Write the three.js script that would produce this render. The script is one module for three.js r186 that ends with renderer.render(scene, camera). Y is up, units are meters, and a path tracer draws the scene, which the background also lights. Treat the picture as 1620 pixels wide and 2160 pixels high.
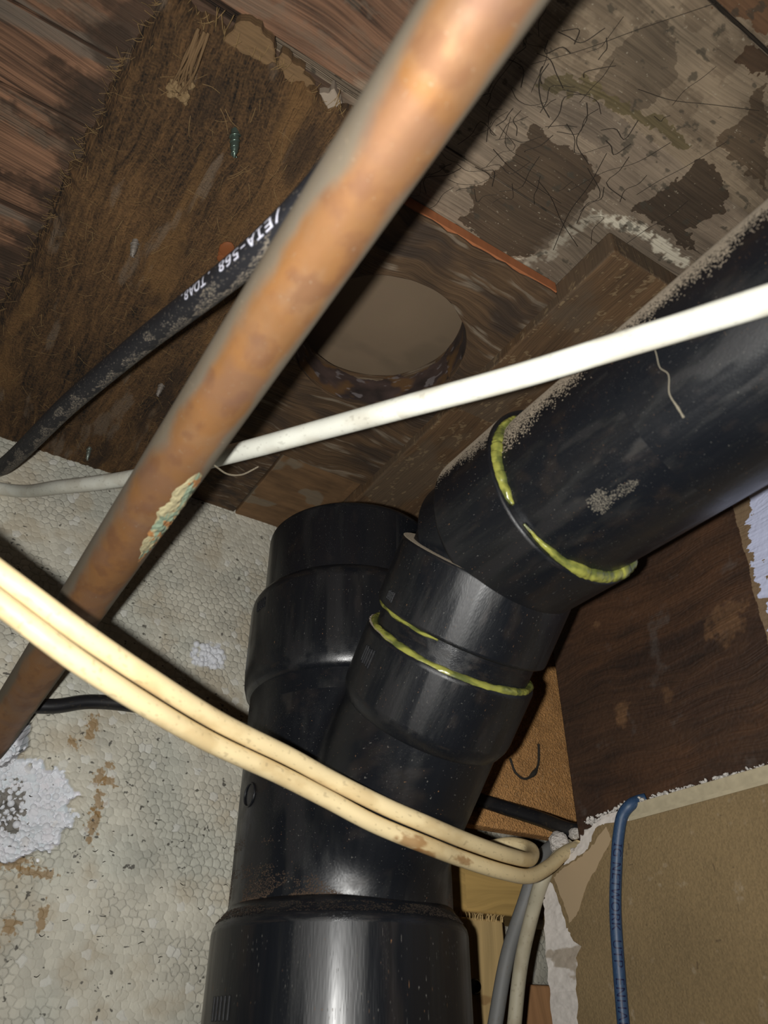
import * as THREE from 'three';
import { mergeGeometries } from 'three/addons/utils/BufferGeometryUtils.js';
import { RoundedBoxGeometry } from 'three/addons/geometries/RoundedBoxGeometry.js';

// World: metres, y up. x runs along the polystyrene wall, -z towards it. The floor is y = 0.
const EYE = 0.6, YAW = THREE.MathUtils.degToRad(32.5), PITCH = THREE.MathUtils.degToRad(35);
const scene = new THREE.Scene();
scene.background = new THREE.Color(0x000000);

// ---------------------------------------------------------------- camera
const camera = new THREE.PerspectiveCamera(2 * THREE.MathUtils.radToDeg(Math.atan(1080 / 1620)), 0.75, 0.02, 20);
const fwd = new THREE.Vector3(Math.sin(YAW) * Math.cos(PITCH), Math.sin(PITCH), -Math.cos(YAW) * Math.cos(PITCH));
const right = new THREE.Vector3(Math.cos(YAW), 0, Math.sin(YAW));
const camUp = new THREE.Vector3().crossVectors(right, fwd);
camera.position.set(0, EYE, 0);
camera.lookAt(camera.position.clone().add(fwd));
camera.focus = 0.44; camera.userData.fStop = 15;
scene.add(camera);

// ---------------------------------------------------------------- the phone's flash, a finger's width left of the lens
const flash = new THREE.SpotLight(new THREE.Color().setRGB(1, 0.985, 0.95), 0.56, 0, THREE.MathUtils.degToRad(68), 0.9, 2);
flash.name = 'phone_flash';
flash.position.copy(camera.position).addScaledVector(right, -0.0155).addScaledVector(camUp, -0.002);
flash.target.position.copy(flash.position).addScaledVector(fwd, 1);
flash.castShadow = true; flash.shadow.radius = 0.14; flash.shadow.mapSize.set(2048, 2048);
flash.shadow.camera.near = 0.03; flash.shadow.camera.far = 4;
scene.add(flash, flash.target);

const renderer = new THREE.WebGLRenderer({ antialias: true });
renderer.toneMapping = THREE.LinearToneMapping;
renderer.toneMappingExposure = 1.0;
renderer.shadowMap.enabled = true;

// ---------------------------------------------------------------- noise, textures
function rng(seed) { return () => { seed = (seed + 0x6d2b79f5) | 0; let t = Math.imul(seed ^ (seed >>> 15), 1 | seed); t = (t + Math.imul(t ^ (t >>> 7), 61 | t)) ^ t; return ((t ^ (t >>> 14)) >>> 0) / 4294967296; }; }
const LAT = new Float32Array(65536); { const r = rng(7); for (let i = 0; i < 65536; i++) LAT[i] = r(); }
function vn(x, y) {
  const xi = Math.floor(x), yi = Math.floor(y); let fx = x - xi, fy = y - yi;
  fx = fx * fx * (3 - 2 * fx); fy = fy * fy * (3 - 2 * fy);
  const x0 = xi & 255, x1 = (xi + 1) & 255, y0 = (yi & 255) << 8, y1 = ((yi + 1) & 255) << 8;
  const a = LAT[y0 + x0], b = LAT[y0 + x1], c = LAT[y1 + x0], d = LAT[y1 + x1];
  return a + (b - a) * fx + (c - a + (a - b - c + d) * fx) * fy;
}
function fbm(x, y, n = 4) { let s = 0, a = 0.5, t = 0; for (let i = 0; i < n; i++) { s += a * vn(x, y); t += a; a *= 0.5; x = x * 2.03 + 17.3; y = y * 2.03 + 9.1; } return s / t; }
const clamp = (x, a = 0, b = 1) => (x < a ? a : x > b ? b : x);
const sstep = (a, b, x) => { const t = clamp((x - a) / (b - a)); return t * t * (3 - 2 * t); };
const lerp = (a, b, t) => a + (b - a) * t;
const mixInto = (o, c, t) => { o[0] += (c[0] - o[0]) * t; o[1] += (c[1] - o[1]) * t; o[2] += (c[2] - o[2]) * t; };
const ENC = new Uint8Array(4097); for (let i = 0; i <= 4096; i++) { const c = i / 4096; ENC[i] = Math.round(255 * (c <= 0.0031308 ? c * 12.92 : 1.055 * Math.pow(c, 1 / 2.4) - 0.055)); }
const enc = (c) => ENC[Math.round(clamp(c) * 4096)];
/** colour map from fn(u, v, out) with linear colours; out[3] is a height that fills a bump map, out[4] a roughness */
function maps(w, h, fn, { bump = true, rough = false, wrap = THREE.RepeatWrapping } = {}) {
  const C = new Uint8Array(w * h * 4), Bm = bump && new Uint8Array(w * h * 4), R = rough && new Uint8Array(w * h * 4), o = [0, 0, 0, 0.5, 0.5];
  for (let j = 0, k = 0; j < h; j++) for (let i = 0; i < w; i++, k += 4) {
    o[3] = 0.5; o[4] = 0.5; fn((i + 0.5) / w, (j + 0.5) / h, o);
    C[k] = enc(o[0]); C[k + 1] = enc(o[1]); C[k + 2] = enc(o[2]); C[k + 3] = 255;
    if (bump) { Bm[k] = Bm[k + 1] = Bm[k + 2] = Math.round(clamp(o[3]) * 255); Bm[k + 3] = 255; }
    if (rough) { R[k] = R[k + 1] = R[k + 2] = Math.round(clamp(o[4]) * 255); R[k + 3] = 255; }
  }
  const mk = (d, srgb) => { const t = new THREE.DataTexture(d, w, h, THREE.RGBAFormat); t.magFilter = THREE.LinearFilter; t.minFilter = THREE.LinearFilter; t.wrapS = t.wrapT = wrap; if (srgb) t.colorSpace = THREE.SRGBColorSpace; t.needsUpdate = true; return t; };
  return { map: mk(C, true), bumpMap: bump ? mk(Bm) : null, roughnessMap: rough ? mk(R) : null };
}
const std = (p) => new THREE.MeshStandardMaterial({ roughness: 0.85, metalness: 0, ...p });
const lin = (r, g, b) => new THREE.Color().setRGB(r, g, b);
/** signed "insideness" of a polygon with a ragged outline */
function inPoly(poly, x, y) { let c = false; for (let i = 0, j = poly.length - 1; i < poly.length; j = i++) { const [xi, yi] = poly[i], [xj, yj] = poly[j]; if ((yi > y) !== (yj > y) && x < ((xj - xi) * (y - yi)) / (yj - yi) + xi) c = !c; } return c; }
const boxed = (poly) => { const xs = poly.map((p) => p[0]), ys = poly.map((p) => p[1]); return { poly, x0: Math.min(...xs) - 0.006, x1: Math.max(...xs) + 0.006, y0: Math.min(...ys) - 0.006, y1: Math.max(...ys) + 0.006 }; };
const hit = (b, x, y) => x > b.x0 && x < b.x1 && y > b.y0 && y < b.y1 && inPoly(b.poly, x, y);
function segDist(pl, x, y) { let m = 1; for (let i = 0; i + 1 < pl.length; i++) { const [ax, ay] = pl[i], [bx, by] = pl[i + 1], dx = bx - ax, dy = by - ay; const t = clamp(((x - ax) * dx + (y - ay) * dy) / (dx * dx + dy * dy)); m = Math.min(m, Math.hypot(x - ax - dx * t, y - ay - dy * t)); } return m; }

// ---------------------------------------------------------------- objects
const used = {};
const numbered = (n) => { const k = (used[n] = (used[n] ?? -1) + 1); return k ? `${n}_${String(k).padStart(3, '0')}` : n; };
function shadows(m) { m.castShadow = m.receiveShadow = true; return m; }
function part(name, geometry, material, parent, kind) { const m = shadows(new THREE.Mesh(geometry, material)); m.name = name; parent.add(m); if (kind) m.userData.kind = kind; return m; }
function group(name, label, category, grp) { const g = new THREE.Group(); g.name = numbered(name); g.userData = { label, category }; if (grp) g.userData.group = grp; scene.add(g); return g; }
function single(name, geometry, material, label, category, grp) { const m = part(numbered(name), geometry, material, scene); m.userData = { label, category }; if (grp) m.userData.group = grp; return m; }
function setting(name, label, category) { const g = new THREE.Group(); g.name = name; g.userData = { kind: 'structure', label, category }; scene.add(g); return g; }
function stuffMesh(name, geometry, material, label, category) { const m = part(name, geometry, material, scene, 'stuff'); m.userData = { kind: 'stuff', label, category }; return m; }

/** uv in metres from the face's main direction: (x, -z), (-z, y) or (x, y); then fn maps metres to texture space */
function metreUV(g, fn = (u, v) => [u, v]) {
  g = g.index ? g.toNonIndexed() : g; g.computeVertexNormals ? null : null;
  const p = g.attributes.position, uv = new Float32Array(p.count * 2), a = new THREE.Vector3(), b = new THREE.Vector3(), c = new THREE.Vector3(), n = new THREE.Vector3();
  for (let i = 0; i < p.count; i += 3) {
    a.fromBufferAttribute(p, i); b.fromBufferAttribute(p, i + 1); c.fromBufferAttribute(p, i + 2);
    n.crossVectors(b.clone().sub(a), c.clone().sub(a)); const X = Math.abs(n.x), Y = Math.abs(n.y), Z = Math.abs(n.z);
    [a, b, c].forEach((q, k) => { const [s, t] = Y >= X && Y >= Z ? [q.x, -q.z] : X >= Z ? [-q.z, q.y] : [q.x, q.y]; const r = fn(s, t); uv[(i + k) * 2] = r[0]; uv[(i + k) * 2 + 1] = r[1]; });
  }
  g.setAttribute('uv', new THREE.BufferAttribute(uv, 2));
  return g;
}
function box(x0, x1, y0, y1, z0, z1, uvf, bevel = 0.0012) {
  const g = new RoundedBoxGeometry(x1 - x0, y1 - y0, z1 - z0, 1, bevel); g.translate((x0 + x1) / 2, (y0 + y1) / 2, (z0 + z1) / 2);
  return metreUV(g, uvf);
}
/** a tube along points; uv = (metres along, turn) with turn 0.5 on the side of ref; rad(t, turn) shapes it */
function sweep(pts, rad, { seg = 120, ring = 20, ref = new THREE.Vector3(0, -1, 0), caps = true, fixed = false } = {}) {
  const curve = new THREE.CatmullRomCurve3(pts.map((p) => new THREE.Vector3(...p)), false, 'centripetal');
  const L = curve.getLength(), P = [], U = [], I = [], rf = typeof rad === 'function' ? rad : () => rad, N = new THREE.Vector3(), Bn = new THREE.Vector3();
  const keep = ref.clone();
  for (let i = 0; i <= seg; i++) {
    const t = i / seg, c = curve.getPointAt(t), T = curve.getTangentAt(t);
    N.copy(keep).addScaledVector(T, -keep.dot(T)).normalize(); if (!fixed) keep.copy(N); Bn.crossVectors(T, N);
    for (let j = 0; j <= ring; j++) { const s = j / ring, a = (s - 0.5) * 2 * Math.PI, r = rf(t, s, L); P.push(c.x + r * (N.x * Math.cos(a) + Bn.x * Math.sin(a)), c.y + r * (N.y * Math.cos(a) + Bn.y * Math.sin(a)), c.z + r * (N.z * Math.cos(a) + Bn.z * Math.sin(a))); U.push(t * L, s); }
  }
  for (let i = 0; i < seg; i++) for (let j = 0; j < ring; j++) { const a = i * (ring + 1) + j, b = a + ring + 1; I.push(a, b, a + 1, b, b + 1, a + 1); }
  if (caps) for (const e of [0, seg]) { const c = curve.getPointAt(e / seg), k = P.length / 3; P.push(c.x, c.y, c.z); U.push(0, 0.5); for (let j = 0; j < ring; j++) { const a = e * (ring + 1) + j; e ? I.push(k, a, a + 1) : I.push(k, a + 1, a); } }
  const g = new THREE.BufferGeometry(); g.setAttribute('position', new THREE.Float32BufferAttribute(P, 3)); g.setAttribute('uv', new THREE.Float32BufferAttribute(U, 2)); g.setIndex(I);
  flip(g); g.computeVertexNormals();
  // close the seam in the normals
  const n = g.attributes.normal; for (let i = 0; i <= seg; i++) { const a = i * (ring + 1), b = a + ring; const v = new THREE.Vector3().fromBufferAttribute(n, a).add(new THREE.Vector3().fromBufferAttribute(n, b)).normalize(); n.setXYZ(a, v.x, v.y, v.z); n.setXYZ(b, v.x, v.y, v.z); }
  return g;
}
function flip(g) { const a = g.index.array; for (let i = 0; i < a.length; i += 3) { const t = a[i + 1]; a[i + 1] = a[i + 2]; a[i + 2] = t; } }
/** heightfield over irregular grid lines; at(u, v) -> [x, y, z] */
function sheet(us, vs, at, uvAt, reverse = false) {
  const P = [], U = [], I = [], w = us.length;
  for (const v of vs) for (const u of us) { P.push(...at(u, v)); U.push(...uvAt(u, v)); }
  for (let j = 0; j + 1 < vs.length; j++) for (let i = 0; i + 1 < w; i++) { const a = j * w + i, b = a + 1, c = a + w, d = c + 1; reverse ? I.push(a, c, b, b, c, d) : I.push(a, b, c, b, d, c); }
  const g = new THREE.BufferGeometry(); g.setAttribute('position', new THREE.Float32BufferAttribute(P, 3)); g.setAttribute('uv', new THREE.Float32BufferAttribute(U, 2)); g.setIndex(I); g.computeVertexNormals(); return g;
}
const range = (a, b, step) => { const n = Math.max(1, Math.round((b - a) / step)); return Array.from({ length: n + 1 }, (_, i) => a + ((b - a) * i) / n); };
/** naive surface nets of a signed distance, vertices pulled onto the surface, normals from the field */
function nets(sdf, lo, hi, h, uvf) {
  const nx = Math.ceil((hi[0] - lo[0]) / h) + 1, ny = Math.ceil((hi[1] - lo[1]) / h) + 1, nz = Math.ceil((hi[2] - lo[2]) / h) + 1;
  const F = new Float32Array(nx * ny * nz), id = (i, j, k) => i + nx * (j + ny * k);
  for (let k = 0; k < nz; k++) for (let j = 0; j < ny; j++) for (let i = 0; i < nx; i++) F[id(i, j, k)] = sdf(lo[0] + i * h, lo[1] + j * h, lo[2] + k * h);
  const V = new Int32Array(nx * ny * nz).fill(-1), P = [], Nn = [], U = [], I = [];
  const grad = (x, y, z) => { const e = 2e-4, g = [sdf(x + e, y, z) - sdf(x - e, y, z), sdf(x, y + e, z) - sdf(x, y - e, z), sdf(x, y, z + e) - sdf(x, y, z - e)], l = Math.hypot(...g) || 1; return [g[0] / l, g[1] / l, g[2] / l]; };
  for (let k = 0; k < nz - 1; k++) for (let j = 0; j < ny - 1; j++) for (let i = 0; i < nx - 1; i++) {
    let n = 0, sx = 0, sy = 0, sz = 0; const f = [];
    for (let c = 0; c < 8; c++) f.push(F[id(i + (c & 1), j + ((c >> 1) & 1), k + (c >> 2))]);
    for (let c = 0; c < 8; c++) for (const b of [1, 2, 4]) if (!(c & b)) { const d = c | b; if ((f[c] < 0) !== (f[d] < 0)) { const t = f[c] / (f[c] - f[d]); n++; sx += (c & 1) + (b === 1 ? t : 0); sy += ((c >> 1) & 1) + (b === 2 ? t : 0); sz += (c >> 2) + (b === 4 ? t : 0); } }
    if (!n) continue;
    let x = lo[0] + (i + sx / n) * h, y = lo[1] + (j + sy / n) * h, z = lo[2] + (k + sz / n) * h, g;
    for (let r = 0; r < 2; r++) { g = grad(x, y, z); const d = sdf(x, y, z); x -= g[0] * d; y -= g[1] * d; z -= g[2] * d; }
    V[id(i, j, k)] = P.length / 3; P.push(x, y, z); g = grad(x, y, z); Nn.push(...g); U.push(...uvf(x, y, z));
  }
  const quad = (a, b, c, d, s) => { if (Math.min(a, b, c, d) < 0) return; s ? I.push(a, b, c, a, c, d) : I.push(a, c, b, a, d, c); };
  for (let k = 1; k < nz - 1; k++) for (let j = 1; j < ny - 1; j++) for (let i = 1; i < nx - 1; i++) {
    const f = F[id(i, j, k)] < 0;
    if (f !== F[id(i + 1, j, k)] < 0) quad(V[id(i, j - 1, k - 1)], V[id(i, j, k - 1)], V[id(i, j, k)], V[id(i, j - 1, k)], f);
    if (f !== F[id(i, j + 1, k)] < 0) quad(V[id(i - 1, j, k - 1)], V[id(i - 1, j, k)], V[id(i, j, k)], V[id(i, j, k - 1)], f);
    if (f !== F[id(i, j, k + 1)] < 0) quad(V[id(i - 1, j - 1, k)], V[id(i, j - 1, k)], V[id(i, j, k)], V[id(i - 1, j, k)], f);
  }
  const g = new THREE.BufferGeometry(); g.setAttribute('position', new THREE.Float32BufferAttribute(P, 3)); g.setAttribute('normal', new THREE.Float32BufferAttribute(Nn, 3)); g.setAttribute('uv', new THREE.Float32BufferAttribute(U, 2)); g.setIndex(I); return g;
}
/** lathe profile [[r, y] ...] whose axis starts at `at` and points along `dir` */
function lathe(profile, at, dir, seg = 72) {
  const g = new THREE.LatheGeometry(profile.map(([r, y]) => new THREE.Vector2(Math.max(r, 0.00001), y)), seg);
  g.applyQuaternion(new THREE.Quaternion().setFromUnitVectors(new THREE.Vector3(0, 1, 0), dir.clone().normalize())); g.translate(...at); return g;
}
const H = EYE;   // heights below are written as H + height above the lens

// ================================================================ CEILING: floorboards seen from below
const PX0 = -0.15, PB0 = -0.08, PS = 0.6;
const plankUV = (u, v) => [(u - PX0) / PS, (v - PB0) / PS];
const P1 = boxed([[0.172, 0.131], [0.185, 0.133], [0.195, 0.131], [0.209, 0.13], [0.221, 0.134], [0.223, 0.146], [0.225, 0.161], [0.225, 0.181], [0.22, 0.192], [0.203, 0.199], [0.174, 0.194], [0.174, 0.185], [0.166, 0.176], [0.172, 0.163], [0.174, 0.148]]);
const P2 = boxed([[0.256, 0.099], [0.257, 0.107], [0.252, 0.13], [0.248, 0.138], [0.269, 0.137], [0.29, 0.138], [0.302, 0.136], [0.285, 0.13], [0.293, 0.111], [0.274, 0.097]]);
const OLIVE = boxed([[0.158, 0.117], [0.163, 0.107], [0.181, 0.1], [0.205, 0.098], [0.224, 0.094], [0.248, 0.095], [0.246, 0.101], [0.221, 0.101], [0.201, 0.104], [0.183, 0.105], [0.174, 0.112]]);
const MID1 = boxed([[0.184, 0.068], [0.188, 0.063], [0.204, 0.069], [0.214, 0.078], [0.214, 0.091], [0.207, 0.1], [0.189, 0.102], [0.181, 0.098], [0.18, 0.084]]);
const MID2 = boxed([[0.173, 0.119], [0.178, 0.113], [0.192, 0.106], [0.213, 0.106], [0.218, 0.117], [0.212, 0.124], [0.194, 0.123], [0.176, 0.124]]);
const DARKR = boxed([[0.249, 0.061], [0.252, 0.056], [0.279, 0.075], [0.3, 0.09], [0.267, 0.09], [0.253, 0.086], [0.259, 0.071]]);
const RAWT = boxed([[0.19, 0.049], [0.22, 0.02], [0.25, 0.02], [0.233, 0.042], [0.217, 0.046], [0.201, 0.048]]);
const KNOT = boxed([[0.23, 0.05], [0.24, 0.043], [0.252, 0.05], [0.242, 0.058], [0.233, 0.057]]);
const WLINE = [[0.212, 0.204], [0.222, 0.196], [0.23, 0.185], [0.23, 0.166], [0.235, 0.152], [0.25, 0.146], [0.267, 0.144], [0.282, 0.146], [0.301, 0.145]];
const fibreEdge = (b) => -0.0055 - 0.112 * (b - 0.178) * sstep(0.17, 0.2, b) + (fbm(b * 160, 3, 3) - 0.5) * 0.007;
const plankTex = maps(2048, 2048, (u, v, o) => {
  const a = PX0 + u * PS, b = PB0 + v * PS;
  const wa = a + (fbm(a * 260, b * 260, 3) - 0.5) * 0.008, wb = b + (fbm(a * 260 + 40, b * 260 + 9, 3) - 0.5) * 0.008;
  const wave = b + (fbm(a * 14, b * 14, 2) - 0.5) * 0.012;
  const grain = fbm(wave * 900, a * 26, 4), fine = vn(wave * 2600, a * 60), coarse = fbm(a * 30, b * 60, 4);
  // bare softwood
  const saw = sstep(0.3, 0.7, vn(a * 9 + 4, b * 40)) * (vn(wave * 1300, a * 14) - 0.5);
  const g = 0.38 + 0.85 * grain + 0.4 * (fine - 0.5) + 0.9 * (coarse - 0.5) + 0.85 * saw;
  o[0] = 0.195 * g; o[1] = 0.1 * g; o[2] = 0.055 * g;
  o[3] = 0.35 * grain + 0.25 * fine + 0.25 * coarse + 0.35 * saw;
  const dk = sstep(0.5, 0.74, fbm(wa * 34 + 5, wb * 60 + 3, 5)); mixInto(o, [0.034, 0.018, 0.009], dk * 0.9);
  const gy = sstep(0.55, 0.72, fbm(wa * 18 + 31, wb * 90, 5)); mixInto(o, [0.15, 0.115, 0.08], gy * 0.45);
  const sb = Math.min(Math.abs(b - 0.2145), Math.abs(b - 0.323)) + (coarse - 0.5) * 0.014; mixInto(o, [0.13, 0.11, 0.085], 0.7 * sstep(0.006, 0.003, sb));   // weathered grey strips
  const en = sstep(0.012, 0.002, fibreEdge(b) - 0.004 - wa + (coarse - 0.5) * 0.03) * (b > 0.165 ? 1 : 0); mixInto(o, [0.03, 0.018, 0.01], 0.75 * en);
  // limewashed side
  const lime = sstep(0.098, 0.118, wa + 0.25 * (b - 0.1) + (coarse - 0.5) * 0.05);
  if (lime > 0) {
    const t = 0.62 + 0.5 * grain + 0.8 * (coarse - 0.5) + 0.22 * (fine - 0.5), worn = sstep(0.45, 0.62, fbm(wa * 70 + 3, wb * 110, 4));
    const c = [0.30 * t, 0.225 * t, 0.145 * t]; mixInto(c, [0.155 * t, 0.108 * t, 0.066 * t], 0.55 * worn);
    if (hit(MID1, wa, wb) || hit(MID2, wa, wb)) mixInto(c, [0.14 * t, 0.1 * t, 0.062 * t], 0.75);
    if (b > 0.105) mixInto(c, [0.25 * t, 0.192 * t, 0.14 * t], 0.5);
    if (hit(OLIVE, wa, wb)) mixInto(c, [0.135 * t, 0.102 * t, 0.042 * t], 0.85);
    if (hit(P1, wa, wb)) mixInto(c, [0.072 * t, 0.045 * t, 0.024 * t], 0.93);
    if (hit(P2, wa, wb)) mixInto(c, [0.055 * t, 0.034 * t, 0.018 * t], 0.92);
    if (hit(DARKR, wa, wb)) mixInto(c, [0.09 * t, 0.055 * t, 0.028 * t], 0.8);
    if (hit(RAWT, wa, wb)) mixInto(c, [0.15 * t, 0.07 * t, 0.03 * t], 0.9);
    if (hit(KNOT, wa, wb)) mixInto(c, [0.07 * t, 0.035 * t, 0.015 * t], 0.9);
    const wl = segDist(WLINE, wa, wb);
    if (wl < 0.008) { mixInto(c, [0.62, 0.56, 0.43], 0.92 * sstep(0.0046, 0.0016, wl + (fine - 0.5) * 0.002) * sstep(0.22, 0.45, fbm(a * 300, b * 300, 2))); }
    if (wb > 0.15 && wa > 0.208 + Math.max(0, 0.012 - (wb - 0.15) * 0.2) && wa > 0.2) mixInto(c, [0.17 * t, 0.13 * t, 0.09 * t], 0.6 * sstep(0.147, 0.153, wb) * sstep(0.219, 0.224, wa));
    const fl = sstep(0.84, 0.88, vn(a * 420, b * 800) * 0.6 + 0.4 * vn(a * 1300, b * 2100)); mixInto(c, [0.42, 0.36, 0.26], fl * 0.6);
    const bl = sstep(0.68, 0.76, fbm(a * 150 + 7, b * 220 + 2, 5)); mixInto(c, [0.05, 0.042, 0.028], bl * 0.7);
    mixInto(o, c, lime);
  }
});
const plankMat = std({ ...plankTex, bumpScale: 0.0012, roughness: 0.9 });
const ceiling = setting('ceiling', 'brown floorboards and limewashed boarding seen from below', 'ceiling');
const seams = [-0.86, -0.74, -0.62, -0.5, -0.38, -0.26, -0.14, -0.02, 0.047, 0.1655, 0.212, 0.252, 0.318, 0.372, 0.43, 0.56];
for (let i = 0; i + 1 < seams.length; i++) {
  const b0 = seams[i] + (i === 9 ? 0.0018 : 0.0008), b1 = seams[i + 1] - (i === 8 ? 0.002 : 0.0008), short = b0 > 0.16;
  const y = H + 0.376 + (i % 3) * 0.0007;
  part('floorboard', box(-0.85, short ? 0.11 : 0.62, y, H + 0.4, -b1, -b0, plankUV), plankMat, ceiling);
}
part('floorboard', box(0.1095, 0.62, H + 0.37655, H + 0.4, -0.1975, -0.1636, plankUV, 0.0002), plankMat, ceiling);
part('floorboard', box(0.248, 0.62, H + 0.3765, H + 0.4, -0.56, -0.198, plankUV), plankMat, ceiling);

// splintered wood left in the seam beside the fibrous board
const chipTex = maps(256, 256, (u, v, o) => { const g = 0.7 + 0.6 * fbm(u * 6, v * 60, 3); o[0] = 0.15 * g; o[1] = 0.088 * g; o[2] = 0.038 * g; o[3] = g * 0.5; });
const chipMat = std({ ...chipTex, bumpScale: 0.0006 });
function slab(rough, y0, y1, mat, name, parent, k = 20, bevel = 0.0006) {
  const poly = []; rough.forEach((p, i) => { const q = rough[(i + 1) % rough.length]; for (let j = 0; j < 6; j++) { const t = j / 6, w = 0.0026 * Math.sin(Math.PI * t) + 0.0008; poly.push([lerp(p[0], q[0], t) + (fbm(p[0] * 900 + t * 6, i, 2) - 0.5) * w, lerp(p[1], q[1], t) + (fbm(p[1] * 900 + t * 6, i + 7, 2) - 0.5) * w]); } });
  const s = new THREE.Shape(poly.map(([x, b]) => new THREE.Vector2(x, b)));
  const g = new THREE.ExtrudeGeometry(s, { depth: y1 - y0, bevelEnabled: true, bevelThickness: bevel, bevelSize: bevel, bevelSegments: 1 });
  g.rotateX(-Math.PI / 2); g.translate(0, y0, 0); return part(name, metreUV(g, (u, v) => [u * k, v * k]), mat, parent);
}
slab([[0.026, 0.174], [0.029, 0.163], [0.036, 0.161], [0.045, 0.164], [0.049, 0.17], [0.044, 0.177]], H + 0.3705, H + 0.3785, chipMat, 'wood_splinter', ceiling);
slab([[0.05, 0.174], [0.051, 0.166], [0.06, 0.167], [0.069, 0.17], [0.064, 0.176]], H + 0.372, H + 0.379, chipMat, 'wood_splinter', ceiling);
slab([[0.074, 0.172], [0.078, 0.167], [0.084, 0.17], [0.08, 0.176]], H + 0.371, H + 0.379, std({ color: lin(0.3, 0.24, 0.18) }), 'wood_splinter', ceiling);

// ---------------------------------------------------------------- fibrous brown board
const fibreTex = maps(1024, 2048, (u, v, o) => {
  const a = u * 0.17, b = v * 0.36, ww = a + (fbm(a * 30, b * 18, 3) - 0.5) * 0.009;
  const s = fbm(ww * 420, b * 38, 4), f = vn(ww * 2400 + vn(a * 90, b * 90) * 3, b * 260), c = fbm(ww * 40 + 3, b * 16, 4), d = fbm(a * 1200, b * 1200, 2);
  const g = 0.35 + 0.75 * s + 0.45 * (f - 0.5) + 1.0 * (c - 0.5) + 0.75 * (d - 0.5);
  o[0] = 0.107 * g; o[1] = 0.055 * g; o[2] = 0.0195 * g;
  mixInto(o, [0.16, 0.082, 0.026], 0.55 * sstep(0.56, 0.72, fbm(ww * 70 + 11, b * 14, 3)));
  mixInto(o, [0.15, 0.11, 0.075], 0.55 * sstep(0.64, 0.76, fbm(ww * 110 + 23, b * 26 + 5, 4)));
  mixInto(o, [0.022, 0.012, 0.006], 0.6 * sstep(0.62, 0.78, fbm(ww * 55 + 61, b * 22 + 9, 4)));
  o[3] = 0.4 * s + 0.3 * f + 0.3 * d;
});
const fibreMat = std({ ...fibreTex, bumpScale: 0.0016, roughness: 0.95 });
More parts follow.
